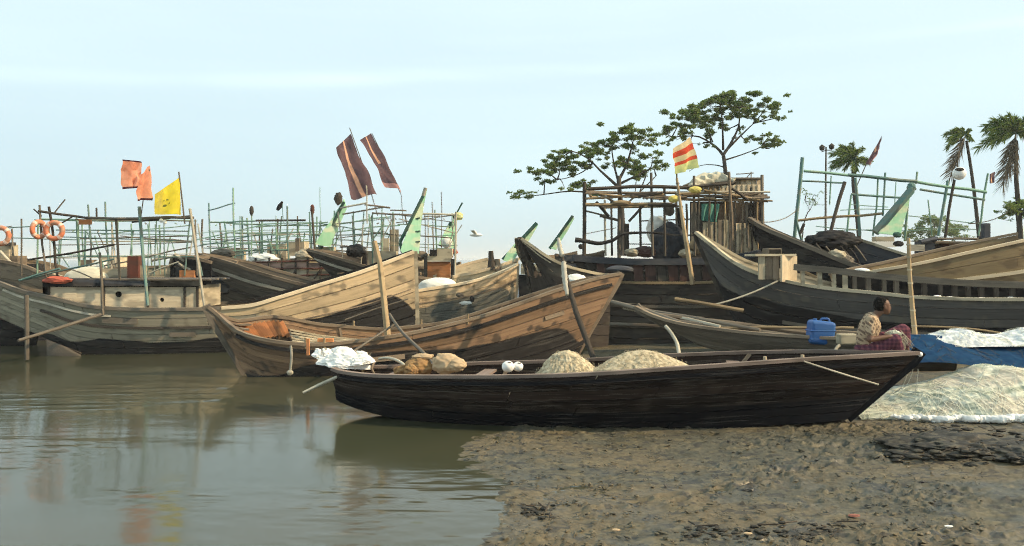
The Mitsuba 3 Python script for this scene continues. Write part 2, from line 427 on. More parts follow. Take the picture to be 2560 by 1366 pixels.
# ---------------------------------------------------------------- hulls
class Hull:
    """A planked hull: gunwale and lower edge given as rows of points of its near side, half-beam along the length, mirrored across its own middle plane."""

    def __init__(self, A, B, hb, G, K, kfac=0.55, heel=0.0, bulge=1.6):
        self.A, self.B = np.asarray(A, float), np.asarray(B, float)
        self.d = self.B - self.A
        self.L = float(np.linalg.norm(self.d))
        n = np.array([self.d[1], -self.d[0]]) / self.L
        self.n = n if n[1] < 0 else -n
        hb = np.array(hb, float)
        self.hb = PchipInterpolator(hb[:, 0], hb[:, 1], extrapolate=False)
        self.hb0, self.hb1 = hb[0, 1], hb[-1, 1]
        self.kfac, self.heel, self.bulge = kfac, heel, bulge
        self.uG, self.zG = self.solve(G, 1.0)
        self.uK, self.zK = self.solve(K, kfac)
        self.fG = PchipInterpolator(self.uG, self.zG)
        self.fK = PchipInterpolator(self.uK, self.zK)

    def half(self, u):
        u = np.asarray(u, float)
        return self.hb(np.clip(u, 0, 1))

    def solve(self, pix, fac):
        u = np.linspace(-0.08, 1.08, 1500)
        p = self.A + self.d * u[:, None] + self.n * (self.half(u) * fac)[:, None]
        col = CX + F * p[:, 0] / p[:, 1]
        px = np.array([q[0] for q in pix], float)
        uu = np.interp(px, col, u) if col[-1] > col[0] else np.interp(px, col[::-1], u[::-1])
        Yv = np.interp(uu, u, p[:, 1])
        z = EYE - (np.array([q[1] for q in pix]) - HY) / F * Yv
        o = np.argsort(uu)
        uu = uu[o] + np.arange(len(uu)) * 1e-6
        return uu, z[o]

    def tilt(self, w):
        return np.interp(w, *np.array(self.heel, float).T) if np.ndim(self.heel) else self.heel

    def point(self, w, t, side=1, off=0.0, dz=0.0):
        w, t = np.broadcast_arrays(np.asarray(w, float), np.asarray(t, float))
        g = self.uG[0] + (self.uG[-1] - self.uG[0]) * w
        k = self.uK[0] + (self.uK[-1] - self.uK[0]) * w
        u = g * (1 - t) + k * t
        z = self.fG(g) * (1 - t) + self.fK(k) * t
        a, b = self.half(g), self.half(k) * self.kfac
        lat = b + (a - b) * (1 - np.abs(t) ** self.bulge) + off
        if side < 0:
            z = z + 2 * lat * self.tilt(w)
        xy = self.A + self.d * u[..., None] + side * self.n * lat[..., None]
        return np.concatenate([xy, (z + dz)[..., None]], -1)

    def across(self, w, t, f, dz=0.0):
        """A point inside at share f (-1 far .. 1 near) of the beam at depth share t."""
        p, q = self.point(w, t, 1), self.point(w, t, -1)
        f = np.asarray(f)[..., None]
        return p * (1 + f) / 2 + q * (1 - f) / 2 + np.array([0, 0, dz])

    def normal(self, w, t, side):
        e = 1e-3
        a = self.point(w + e, t, side) - self.point(w - e, t, side)
        b = self.point(w, t + e, side) - self.point(w, np.maximum(t - e, 0), side)
        n = unit(np.cross(a, b))
        out = side * self.n
        s = np.sign(n[..., 0] * out[0] + n[..., 1] * out[1])
        return n * np.where(s == 0, 1, s)[..., None]

    def wt(self, px, py):
        """(w, t) of the near side's point seen at a photo pixel."""
        W, Tt = np.meshgrid(np.linspace(0, 1, 160), np.linspace(0, 1, 80), indexing='ij')
        p = self.point(W, Tt)
        q = (CX + F * p[..., 0] / p[..., 1] - px) ** 2 + (HY + F * (EYE - p[..., 2]) / p[..., 1] - py) ** 2
        i = np.unravel_index(np.argmin(q), q.shape)
        return float(W[i]), float(Tt[i])

    def line(self, pix):
        """A tarred bottom's edge: (w, t) pairs in order."""
        r = sorted(self.wt(*q) for q in pix)
        out = [r[0]]
        for a in r[1:]:
            if a[0] > out[-1][0] + 0.004: out.append(a)
        return [(0.0, out[0][1])] + [o for o in out if 0 < o[0] < 1] + [(1.0, out[-1][1])]

    def planks(self, key, N, m, M=30, thick=0.035, gap=0.010, breaks=2, sides=(1, -1), proud=0.012, seed=1, bottom=True, name='plank'):
        r = np.random.default_rng(seed)
        for side in sides:
            edges = np.linspace(0, 1, N + 1)
            edges[1:-1] += r.normal(0, 0.012, N - 1)
            for k in range(N):
                cuts = [0.0] + sorted(r.uniform(0.15, 0.85, breaks if side > 0 else 0)) + [1.0]
                for a, b in zip(cuts[:-1], cuts[1:]):
                    if b - a < 0.04: continue
                    gw = 0.0006 if breaks else 0
                    w = np.linspace(a + gw * (a > 0), b - gw * (b < 1), max(4, int(M * (b - a)) + 2))
                    hgt = 1.0
                    g = gap
                    t0, t1 = edges[k] + g * 0.5, edges[k + 1] - g * 0.5
                    tt = np.array([t0, (t0 + t1) / 2, t1])
                    W, Tt = np.meshgrid(w, tt, indexing='ij')
                    n = self.normal(W, Tt, side)
                    o = r.uniform(0, proud) + (0.004 * np.sin(w * 19 + k))[:, None]
                    tapr = np.minimum(1, self.half(np.clip(W, 0.001, 0.999)) / 0.15)
                    O = self.point(W, Tt, side) + n * o[..., None]
                    I = self.point(W, Tt, side) - n * (thick * tapr)[..., None]
                    uv = np.stack([W * self.L, k + np.broadcast_to(np.array([0.02, 0.5, 0.98]), W.shape)], -1)
                    fl = side > 0
                    fl = fl if self.d[0] > 0 else not fl
                    mb = MB().grid(O, uv, flip=fl).grid(I, uv, flip=not fl)
                    for c in (0, -1):
                        mb.grid(np.stack([O[:, c], I[:, c]], 1), np.stack([uv[:, c], uv[:, c]], 1), flip=(c == 0) ^ (not fl))
                        mb.grid(np.stack([O[c], I[c]], 1), np.stack([uv[c], uv[c]], 1), flip=(c == 0) ^ fl)
                    obj(name, mb.out(), m, key)
        if bottom:
            w = np.linspace(0, 1, M)
            a, b = self.point(w, np.ones(M), 1), self.point(w, np.ones(M), -1)
            G = np.stack([a, (a + b) / 2 - [0, 0, 0.06], b], 1)
            obj('bottom', MB().grid(G, np.stack(np.broadcast_arrays((w * self.L)[:, None], np.array([[N - .9, N - .5, N - .1]])), -1)).out(), m, key)

    def rail(self, key, m, t=0.0, w0=0.0, w1=1.0, wd=0.09, ht=0.06, off=0.0, dz=0.03, sides=(1, -1), name='gunwale', M=36):
        w = np.linspace(w0, w1, M)
        for s in sides:
            o = np.minimum(off, self.half(np.clip(w, 0, 1)) * 0.5) if off < 0 else off
            p = self.point(w, np.full(M, t), s, off=o, dz=dz)
            obj(name, bar(p, wd, ht), m, key)

    def stem(self, key, w, m, thick=0.12, proud=0.06, name='stem'):
        e = 1 if w > 0.5 else -1
        t = np.linspace(-0.03, 1.02, 9)
        a, b = self.point(np.full(9, w), np.clip(t, 0, 1), 1), self.point(np.full(9, w), np.clip(t, 0, 1), -1)
        c = (a + b) / 2
        c[:, :2] += e * self.d / self.L * proud * 0.5
        c[0, 2] += 0.05
        obj(name, bar(c, thick, proud * 2.2, up=np.append(self.d / self.L, 0.001)), m, key)

    def deck(self, key, m, w0, w1, t, n=6, M=14, thick=0.03, name='deck_plank', fl=(-0.97, 0.97), dz=0.0):
        e = np.linspace(*fl, n + 1)
        w = np.linspace(w0, w1, M)
        for i in range(n):
            j = rng.uniform(-0.006, 0.006)
            a, b = self.across(w, np.full(M, t), np.full(M, e[i] + 0.006), dz + j), self.across(w, np.full(M, t), np.full(M, e[i + 1] - 0.006), dz + j)
            c = (a + b) / 2
            obj(name, bar(c, np.maximum(np.linalg.norm(a - b, axis=1), 0.01), thick), m, key)

    def ribs(self, key, m, ws, t1=0.8, r=0.05, name='rib', sides=(1, -1)):
        for w in ws:
            for s in sides:
                t = np.linspace(0.0, t1, 7)
                p = self.point(np.full(7, w), t, s, off=-0.055)
                obj(name, bar(p, r, r, up=np.append(self.d / self.L, 0)), m, key)

    def thwarts(self, key, m, ws, t, wd=0.18, th=0.035, name='thwart'):
        for w in ws:
            p, q = self.point(w, t, 1, off=-0.03), self.point(w, t, -1, off=-0.03)
            obj(name, bar(np.linspace(p, q, 3), wd, th), m, key)


def pole(key, m, a, b, r=0.03, name='pole', bend=0.02, sides=6, n=5):
    """A slightly crooked pole between two points (r: radius or a tapering list)."""
    a, b = np.asarray(a, float), np.asarray(b, float)
    L = np.linalg.norm(b - a)
    s = np.linspace(0, 1, n)
    p = a + (b - a) * s[:, None]
    dirn = rng.normal(0, 1, 3)
    dirn[1] *= 0.4
    p = p + dirn * (np.sin(s * np.pi * rng.uniform(0.8, 2.0)) * np.sin(s * np.pi))[:, None] * bend * L * 0.4
    return obj(name, tube(p, r, sides), m, key)


def flat_panel(key, name, m, poly, Y0, thick, lean=0.0):
    """A solid shape with this outline, standing across the view about Y0 metres out; lean swings its right edge away from the viewer."""
    pts = [at(px, py, Y0) for px, py in poly]
    c = np.mean(pts, axis=0)
    from shapely.geometry import Polygon
    g = Polygon([(p[0] - c[0], p[2] - c[2]) for p in pts]).buffer(0)
    m_ = trimesh.creation.extrude_polygon(g, thick, engine='earcut')
    v = np.array(m_.vertices)
    q = np.stack([v[:, 0], v[:, 2] - thick / 2, v[:, 1]], -1)
    q[:, 1] += q[:, 0] * lean
    q = q + c
    vo = rng.integers(0, 900)
    nb = 5.0
    uv = np.stack([(q[:, 0] + q[:, 2]) * 1.0, vo + np.clip((q[:, 0] - q[:, 0].min()) / (np.ptp(q[:, 0]) + 1e-6), 0.01, 0.99)], -1)
    tri = q[m_.faces].reshape(-1, 3)
    uvt = uv[m_.faces].reshape(-1, 2)
    k = key_of(name, key)
    mesh, uvt, sm = with_wood((tri, np.arange(len(tri)).reshape(-1, 3)), uvt, True, m) if m in PALETTE else ((tri, np.arange(len(tri)).reshape(-1, 3)), uvt, False)
    scene[k] = mikit.ply(mesh, 'm_wood' if m in PALETTE else m, smooth=sm, uv=uvt)
    return k
# ================================================================ front boat: long dark hull lying across the picture
HB = [(0, .10), (.03, .30), (.08, .48), (.18, .70), (.32, .86), (.5, .90), (.66, .78), (.8, .54), (.9, .31), (.96, .14), (1, .045)]
fa = Hull((-2.72, 13.2), (5.45, 11.75), HB,
          [(832, 926), (850, 933), (920, 942), (1000, 945), (1150, 946), (1300, 945), (1420, 942), (1500, 938), (1620, 930), (1740, 922), (1870, 913), (2000, 904), (2120, 897), (2210, 892), (2296, 887)],
          [(842, 1000), (900, 1024), (1000, 1047), (1100, 1061), (1200, 1070), (1400, 1076), (1700, 1075), (1900, 1066), (2030, 1058), (2115, 1050)], kfac=0.52)
woodmat('m_hull_black', (0.032, 0.020, 0.015), (0.012, 0.008, 0.007), stain=(0.055, 0.040, 0.030), amount=0.5, tone=0.9, pale=(0.095, 0.082, 0.066), tar=[(0, .62), (.4, .66), (1, .62)], L=fa.L, N=7, tarcol=(0.0045, 0.0045, 0.006), rough=0.7, bump=True)
front = thing('rowing_boat', 'long low black tarred boat lying across the foreground, half on mud', 'boat')
fa.planks(front, 7, 'm_hull_black', M=44, breaks=2, seed=3)
woodmat('m_gunwale_grey', (0.23, 0.18, 0.15), (0.12, 0.09, 0.075), amount=0.4)
fa.rail(front, 'm_gunwale_grey', wd=0.10, ht=0.045, off=-0.02, dz=0.02, M=60)
fa.rail(front, 'm_hull_black', t=0.10, wd=0.035, ht=0.05, off=0.03, dz=0, sides=(1,), name='rubbing_strake', M=50, w0=0.02, w1=0.985)
fa.stem(front, 1.0, 'm_hull_black', thick=0.10, proud=0.07)
fa.ribs(front, 'm_old_board', (0.12, 0.3, 0.52, 0.74), t1=0.6)
fa.deck(front, 'm_old_board', 0.03, 0.86, 0.34, n=7)
fa.deck(front, 'm_gunwale_grey', 0.86, 0.985, 0.06, n=4, name='bow_board')
fa.thwarts(front, 'm_gunwale_grey', (0.1, 0.27, 0.42, 0.72), 0.12)

# ================================================================ brown boat behind it
B2 = Hull((-5.72, 17.4), (2.50, 20.3), [(0, .05), (.04, .32), (.09, .58), (.2, .82), (.36, .86), (.55, .72), (.72, .54), (.86, .33), (.95, .15), (1, .05)],
          [(520, 772), (556, 800), (590, 830), (650, 851), (720, 862), (800, 866), (900, 856), (1000, 842), (1100, 821), (1200, 796), (1300, 762), (1400, 727), (1500, 698), (1552, 688)],
          [(622, 948), (700, 966), (850, 985), (1050, 985), (1250, 960), (1380, 925), (1442, 893)], kfac=0.62, heel=((0, .28), (.14, .32), (.26, .16), (.40, .0), (.55, -.08), (.8, -.06), (1, 0)))
tarB = B2.line([(640, 942), (700, 935), (760, 915), (830, 897), (900, 885), (1050, 878), (1150, 872), (1250, 855), (1330, 832), (1390, 818), (1420, 822), (1450, 850)])
woodmat('m_hull_brown', (0.275, 0.175, 0.102), (0.150, 0.095, 0.060), stain=(0.05, 0.04, 0.032), amount=0.85, tone=0.5, tar=tarB, L=B2.L, N=7, tarcol=(0.018, 0.016, 0.015), bump=True)
brown = thing('fishing_boat', 'brown wooden boat with rising pointed bow and orange boarded stern well', 'boat')
B2.planks(brown, 7, 'm_hull_brown', M=40, breaks=1, seed=5)
B2.rail(brown, 'm_old_board', wd=0.11, ht=0.06, off=-0.02, M=50)
B2.rail(brown, 'm_hull_brown', t=0.11, wd=0.05, ht=0.07, off=0.03, dz=0, sides=(1,), name='rubbing_strake', w0=0.05, w1=0.985, M=44)
B2.stem(brown, 1.0, 'm_old_board', thick=0.10, proud=0.07)
B2.stem(brown, 0.0, 'm_pole_grey', thick=0.12, proud=0.08, name='stern_post')
B2.ribs(brown, 'm_old_board', np.linspace(0.3, 0.9, 7), t1=0.4)
B2.deck(brown, 'm_cream_board', 0.17, 0.66, 0.20, n=9)
B2.deck(brown, 'm_old_board', 0.012, 0.085, 0.02, n=3, name='stern_board')
for i in range(11):                                     # upright boards lining the stern well's far wall
    w = 0.055 + i * 0.0105
    p = B2.point(w, 0.03, -1, off=-0.07)
    q = B2.point(w + 0.004, 0.30, -1, off=-0.13)
    obj('lining_board', board(q, p, 0.092, 0.02, (0.2, -1, 0)), 'm_orange_board', brown)
for i, (w, s) in enumerate([(0.20, 1), (0.24, 1), (0.335, -1), (0.42, -1), (0.50, -1), (0.57, 1)]):
    p = B2.point(w, 0.0, s)
    obj('thole_pin', tube([p + [0, 0, -0.05], p + [0, 0, 0.16]], 0.025, 6), 'm_bamboo', brown)
p = B2.point(0.235, 0, 1) + np.array([0, -0.02, 0.05])
obj('row_bracket', box(p + [0.05, 0.1, 0.06], (0.30, 0.10, 0.07)), 'm_orange_board', brown)

# ================================================================ long trawler: cream wheelhouse at the left, high square bow behind the brown boat
E2 = Hull((-12.9, 21.45), (-2.62, 24.0), [(0, .08), (.1, .5), (.25, 1.0), (.42, 1.25), (.6, 1.25), (.76, .95), (.88, .55), (.96, .24), (1, .12)],
          [(-60, 688), (0, 711), (60, 733), (132, 748), (246, 772), (360, 777), (500, 776), (560, 773), (620, 768), (700, 746), (800, 715), (900, 684), (980, 654), (1034, 633)],
          [(-30, 778), (0, 795), (60, 822), (127, 852), (206, 902), (351, 910), (584, 905), (750, 900), (900, 885), (1040, 850)], kfac=0.70)
C2 = E2
tarE = E2.line([(20, 812), (80, 835), (136, 837), (246, 847), (373, 857), (480, 852), (584, 838), (660, 814), (740, 800), (800, 790), (850, 774), (900, 757), (945, 741), (975, 736), (1000, 744), (1030, 772)])
woodmat('m_hull_cream', (0.57, 0.435, 0.265), (0.40, 0.30, 0.18), stain=(0.13, 0.11, 0.08), amount=0.72, tone=0.32, tar=tarE, L=E2.L, N=7, tarcol=(0.018, 0.017, 0.016), old=(mi.Color3f(0.31, 0.275, 0.195), mi.Color3f(0.185, 0.17, 0.13), 0.52))  # stern grey is part weathering, part duller light put into the colour
woodmat('m_rail_pale', (0.66, 0.54, 0.37), (0.48, 0.38, 0.25), amount=0.2)
left = cream = thing('trawler', 'long weathered trawler from the left edge to a tall square cream bow, with cream wheelhouse', 'boat')
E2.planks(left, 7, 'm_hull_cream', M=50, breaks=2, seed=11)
E2.rail(left, 'm_pole_grey', wd=0.12, ht=0.08, M=34, w1=.54)
E2.rail(left, 'm_rail_pale', wd=0.12, ht=0.08, M=30, w0=.542, w1=1.0, sides=(1,))
E2.rail(left, 'm_black_board', wd=0.10, ht=0.09, off=-0.05, dz=0.05, M=30, w0=.542, sides=(-1,), name='far_gunwale')
E2.rail(left, 'm_pole_dark', t=0.32, wd=0.05, ht=0.06, off=0.03, dz=0, sides=(1,), name='rubbing_strake', w0=0.14, w1=.56)
E2.rail(left, 'm_pole_pale', t=0.12, wd=0.03, ht=0.05, off=0.03, dz=0, sides=(1,), name='rubbing_strake', w0=0.06, w1=0.30)
E2.rail(left, 'm_old_board', t=0.40, wd=0.03, ht=0.03, off=0.014, dz=0, sides=(1,), name='rubbing_strake', w0=0.57, w1=0.99)
E2.stem(left, 1.0, 'm_cream_board', thick=0.20, proud=0.07)
E2.deck(left, 'm_old_board', 0.06, 0.97, 0.05, n=8)

D2 = Hull((-4.4, 24.2), (0.13, 26.2), [(0, .7), (.4, .75), (.7, .62), (.9, .4), (1, .09)],
          [(1000, 745), (1050, 729), (1100, 721), (1150, 713), (1200, 701), (1250, 684), (1292, 664)],
          [(1000, 850), (1100, 842), (1200, 830), (1284, 800)], kfac=0.65)
tarD = D2.line([(1045, 772), (1100, 758), (1200, 731), (1250, 717), (1268, 722), (1284, 762)])
woodmat('m_hull_cream_dirty', (0.57, 0.44, 0.28), (0.40, 0.30, 0.18), stain=(0.10, 0.08, 0.055), amount=0.7, tone=0.25, tar=tarD, L=D2.L, N=6, tarcol=(0.10, 0.10, 0.085))
cream2 = thing('cream_boat', 'pale grimy boat with grey bottom, right of the tall square bow', 'boat')
D2.planks(cream2, 6, 'm_hull_cream_dirty', M=26, breaks=1, seed=9)
D2.rail(cream2, 'm_rail_pale', wd=0.10, ht=0.07, M=30)
D2.rail(cream2, 'm_old_board', t=0.25, wd=0.03, ht=0.03, off=0.012, dz=0, sides=(1,), name='rubbing_strake')
D2.stem(cream2, 1.0, 'm_rail_pale', thick=0.16, proud=0.07)
D2.deck(cream2, 'm_cream_board', 0.05, 0.9, 0.15, n=5)

def patches(key, h, m, rows, side=1):
    """Repair boards nailed over the planking: (w, t, length, height)."""
    for w_, t_, l_, ht in rows:
        ww = np.linspace(w_, w_ + l_ / h.L, 6)
        p = h.point(ww, np.full(6, t_), side, off=.028)
        n = h.normal(ww[2], t_, side)
        obj('patch_board', bar(p, .022, ht, up=(0, 0, 1) if abs(n[2]) < .5 else (0, 1, 0)), m, key)


patches(brown, B2, 'm_old_board', [(.34, .34, .7, .10), (.80, .30, .5, .08)])
patches(left, E2, 'm_pole_grey', [(.28, .20, .8, .14), (.42, .44, .6, .13)])
# ---------------------------------------------------------------- left trawler: wheelhouse and pole frame
from shapely.geometry import Polygon, Point


def wall_panel(key, m, x0, x1, y0, y1, Y0, th=0.04, holes=(), name='panel', rz=0.0):
    """An upright panel whose corners stand at these columns and rows; holes: (px, py, radius in metres)."""
    a, b = at(x0, y1, Y0), at(x1, y0, Y0)
    c = trimesh.creation.box(extents=(b[0] - a[0], th, b[2] - a[2]))
    c.apply_translation(((a[0] + b[0]) / 2, Y0 + th / 2, (a[2] + b[2]) / 2))
    for px, py, r in holes:
        q = at(px, py, Y0)
        cyl = trimesh.creation.cylinder(r, 0.3, sections=18)
        cyl.apply_transform(trimesh.transformations.rotation_matrix(np.pi / 2, [1, 0, 0]))
        cyl.apply_translation((q[0], Y0, q[2]))
        c = trimesh.boolean.difference([c, cyl], engine='manifold')
    if rz:
        q = np.array([(a[0] + b[0]) / 2, Y0 + th / 2, 0])
        c.apply_transform(trimesh.transformations.rotation_matrix(rz, [0, 0, 1], q))
    return obj(name, c, m, key)


def poles(key, rows):
    for r in rows:
        (x0, y0, Ya), (x1, y1, Yb), rad, m = r[:4]
        pole(key, m, at(x0, y0, Ya), at(x1, y1, Yb), rad * 0.74, name=r[4] if len(r) > 4 else 'post', bend=r[5] if len(r) > 5 else 0.02)


YC, YAW = 21.25, 0.20                                     # the wheelhouse front turns a little towards the sun


def yc(px):
    return YC + (px - 120) * 0.0094 * math.tan(YAW)


for x0, x1, h in ((124, 188, ()), (190, 255, ()), (262, 366, ((297, 736, 0.075),)), (372, 458, ((405, 750, 0.05),)), (463, 489, ())):
    wall_panel(left, 'm_roof_tan', x0, x1, 718, 771, yc((x0 + x1) / 2), holes=h, name='cabin_panel', rz=YAW)
wall_panel(left, 'm_black_board', 122, 492, 716, 772, yc(307) + .25, 0.05, name='dark_backing', rz=YAW)  # black sheet added close behind the panels so the holes look shaded
for x in (121, 258.5, 369, 460.5, 492):
    wall_panel(left, 'm_pole_dark', x - 2.6, x + 2.6, 714, 772, yc(x) - 0.03, 0.06, name='cabin_stud', rz=YAW)
wall_panel(left, 'm_slate_board', 116, 366, 699, 716, yc(241) - 0.10, 0.06, name='roof_board', rz=YAW)
wall_panel(left, 'm_pole_grey', 367.5, 496, 700, 716, yc(432) - 0.10, 0.06, name='roof_board', rz=YAW)
for k in range(6):
    a, b = at(116, 699, YC - 0.04), at(496, 700, YC - 0.04)
    y = YC + 0.1 + k * 0.29
    obj('roof_plank', bar(np.array([[a[0], y, a[2]], [b[0] + .05, y + .56, b[2] - 0.01]]), 0.27, 0.035), 'm_slate_board' if k % 2 else 'm_pole_grey', left)
for x in (120, 494):
    p = at(x, 742, yc(x))
    obj('cabin_side', box((p[0], yc(x) + 0.85, p[2]), (0.05, 1.6, 0.55)), 'm_cream_board', left)
p = at(150, 701, YC)
single('red_cloth', lump((p[0], YC - 0.12, p[2] + 0.01), (0.33, 0.2, 0.09), 3, 0.3), mat('m_cloth_red', color=(0.42, 0.10, 0.06), rough=0.9), 'red cloth bundled on the left corner of the wheelhouse roof', 'cloth')
tl, dk, br, gy, gn = 'm_pole_teal', 'm_pole_dark', 'm_old_board', 'm_pole_grey', 'm_pole_green'
poles(left, [
    ((99, 513, 21.2), (118, 712, 21.2), .033, gy), ((122, 517, 21.3), (146, 706, 21.3), .04, dk), ((220, 512, 22.6), (226, 600, 22.6), .03, tl), ((263, 505, 22.8), (272, 690, 22.8), .03, tl),
    ((290, 546, 21.3), (299, 700, 21.3), .04, br), ((348, 517, 21.2), (370, 764, 21.05), .05, tl), ((475, 522, 21.2), (511, 765, 21.1), .045, 'm_pole_pale'), ((484, 600, 21.5), (506, 690, 21.5), .035, tl),
    ((249, 632, 21.1), (258, 788, 20.95), .04, gy), ((196, 560, 22.7), (200, 690, 22.7), .025, gn), ((214, 575, 22.7), (212, 690, 22.7), .03, tl), ((328, 560, 22.8), (330, 690, 22.8), .025, gn), ((410, 560, 22.8), (412, 690, 22.8), .02, gn),
    ((96, 528, 21.2), (220, 546, 21.2), .045, dk, 'beam'), ((216, 545, 21.22), (484, 545, 21.22), .05, gy, 'beam'), ((330, 556, 21.3), (478, 540, 21.3), .03, dk, 'beam'),
    ((100, 548, 22.7), (480, 552, 22.7), .03, gn, 'beam'), ((150, 580, 22.8), (480, 590, 22.8), .018, gn, 'rail'), ((30, 595, 22.9), (200, 600, 22.9), .02, tl, 'rail'), ((20, 570, 23.1), (120, 566, 23.1), .02, tl, 'rail'),
    ((70, 650, 21.3), (286, 612, 21.3), .035, dk, 'rail'), ((66, 699, 21.2), (285, 648, 21.2), .03, tl, 'rail'), ((48, 702, 21.1), (150, 672, 21.1), .04, tl, 'rail'),
    ((170, 672, 22), (258, 705, 21.4), .02, gy, 'rail'), ((372, 684, 21.2), (446, 655, 21.2), .025, 'm_pole_pale', 'rail'), ((300, 590, 22.5), (476, 604, 22.5), .02, gy, 'rail'),
    ((134, 535, 21.2), (163, 499, 21.2), .022, gy, 'spar'), ((154, 558, 21.2), (180, 543, 21.2), .025, dk, 'spar'), ((84, 523, 21.2), (104, 541, 21.2), .022, dk, 'spar'),
    ((30, 575, 23.0), (33, 640, 23.0), .03, gy), ((241, 520, 22.4), (242, 545, 22.4), .03, dk)])
wall_panel(left, 'm_cream_board', 232, 320, 672, 698, 22.4, 0.05, name='hatch_board')
wall_panel(left, 'm_cream_board', 333, 366, 664, 698, 22.3, 0.05, name='hatch_board')
wall_panel(left, 'm_red_board', 318, 346, 641, 700, 22.2, 0.25, name='locker')
wall_panel(left, 'm_orange_board', 196, 228, 549, 562, 21.35, 0.04, name='name_board')


def rack(key, x0, x1, ytop, ybot, Y0, deep, n, mats, seed, r0=.028, levels=4, over=26):
    """A light frame of poles: two rows of posts, rails at several levels, ties across and a few braces."""
    r = np.random.default_rng(seed)
    for row in (0, 1):
        Yr = Y0 + deep * row
        xs = np.linspace(x0, x1, n) + r.normal(0, (x1 - x0) / n * .22, n)
        for x in xs:
            t = r.normal(0, 8)
            pole(key, mats[r.integers(len(mats))], at(x + t, ytop - r.uniform(0, over), Yr), at(x, ybot, Yr), r0 * r.uniform(.7, 1.25), 'post', bend=.03)
        for l in range(levels):
            y = ytop + (ybot - ytop) * (l / levels) ** 1.1 + r.normal(0, 3)
            sl = r.normal(0, 9)
            a, b = (x0 - r.uniform(0, 20), x1 + r.uniform(0, 20)) if r.uniform() < .6 else (x0 + r.uniform(0, .4) * (x1 - x0), x1 + r.uniform(0, 14))
            pole(key, mats[r.integers(len(mats))], at(a, y + sl, Yr - .05), at(b, y - sl, Yr - .05), r0 * r.uniform(.55, 1.0), 'rail', bend=.02)
        for _ in range(2):
            a = r.uniform(x0, x1)
            pole(key, mats[r.integers(len(mats))], at(a, ybot - r.uniform(0, 20), Yr - .08), at(a + r.uniform(-50, 50), ytop + r.uniform(0, 25), Yr - .08), r0 * .7, 'brace', bend=.02)
    for i in range(n):
        x = x0 + (x1 - x0) * (i + .5) / n
        pole(key, mats[i % len(mats)], at(x, ytop + 4, Y0 - .1), at(x + r.normal(0, 3), ytop + 2, Y0 + deep + .1), r0 * .8, 'tie', bend=.02)


rack(left, 100, 480, 556, 690, 22.6, .9, 5, ['m_pole_green', 'm_pole_teal', 'm_pole_pale', 'm_pole_grey'], 31, .018, 3, 14)
# pale hatch cover seen behind the frame
c = at(212, 698, 22.3)
single('tarpaulin', lump((c[0], 22.6, c[2]), (0.62, 0.5, 0.30), 5, 0.15, 1.6), mat('m_tarp_pale', color=(0.55, 0.52, 0.40), rough=0.85), 'pale canvas mound behind the wheelhouse roof of the long trawler', 'tarpaulin')
c = at(420, 545, 21.2)
for i, (px, py) in enumerate(((403, 552), (412, 556))):
    q = at(px, py, 21.1)
    single('float', trimesh.creation.icosphere(2, 0.05).apply_translation(q), 'm_float_white',
           ('small white float hanging under the yellow flag, the left one', 'small white float hanging under the yellow flag, the right one')[i], 'float', group=None)
# oar, mooring post, skeg
single('oar', tube([at(46, 852, 19.2), at(150, 820, 20.2), at(258, 785, 21.0)], [.035, .04, .045], 7), 'm_pole_grey', 'long pale oar slanting from the long trawler down to the water', 'oar')
single('mooring_post', tube([at(66, 738, 20.0), at(67, 790, 20.0), at(68, 900, 20.0)], .05, 8), 'm_pole_grey', 'thin grey mooring post standing in water at the left edge', 'post')
scene['oar'] = scene.pop('oar')
obj('skeg', MB().raw(*(lambda m: (m.vertices, m.faces))(trimesh.convex.convex_hull(np.array([at(116, 850, 21.0), at(118, 905, 21.0), at(170, 908, 21.0), at(204, 882, 21.0), at(200, 897, 21.0), at(122, 850, 21.2), at(200, 897, 21.2), at(118, 905, 21.2)])))).out(), 'm_pole_grey', left)


def lifebuoy(c, R, r, label, rz=0.0, cat='lifebuoy'):
    k = thing('lifebuoy', label, cat, 'lifebuoys on the left trawlers')
    m = trimesh.creation.torus(R, r, major_sections=36, minor_sections=12)
    m.apply_transform(trimesh.transformations.rotation_matrix(np.pi / 2, [1, 0, 0]))
    m.apply_transform(trimesh.transformations.rotation_matrix(rz, [0, 0, 1]))
    m.apply_translation(c)
    obj('ring', m, 'm_buoy_orange', k, smooth=True)
    for q in range(4):
        a = q * np.pi / 2 + 0.7
        t = np.linspace(a - 0.16, a + 0.16, 5)
        pts = np.stack([R * np.cos(t) * math.cos(rz), R * np.cos(t) * math.sin(rz), R * np.sin(t)], -1) + c
        obj('band', tube(pts, r * 1.07, 12), 'm_buoy_band', k, smooth=True)


def buoy_col(p, n, uv):
    return mix(mi.Color3f(0.62, 0.19, 0.09), mi.Color3f(0.50, 0.26, 0.16), smoothstep(0.4, 0.7, fbm(p.x * 9, p.y * 9, p.z * 9, octaves=2)))


mat('m_buoy_orange', buoy_col, rough=0.6)
mat('m_buoy_band', color=(0.72, 0.52, 0.42), rough=0.6)
lifebuoy(at(97, 574, 21.05), 0.18, 0.058, 'orange lifebuoy turned edge on, left of its twin on the trawler frame', 1.2)
lifebuoy(at(136, 577, 21.05), 0.19, 0.062, 'orange lifebuoy facing the viewer on the corner post of the trawler frame')
lifebuoy(at(2, 590, 21.3), 0.19, 0.06, 'pinkish lifebuoy half cut off by the left edge of the picture')


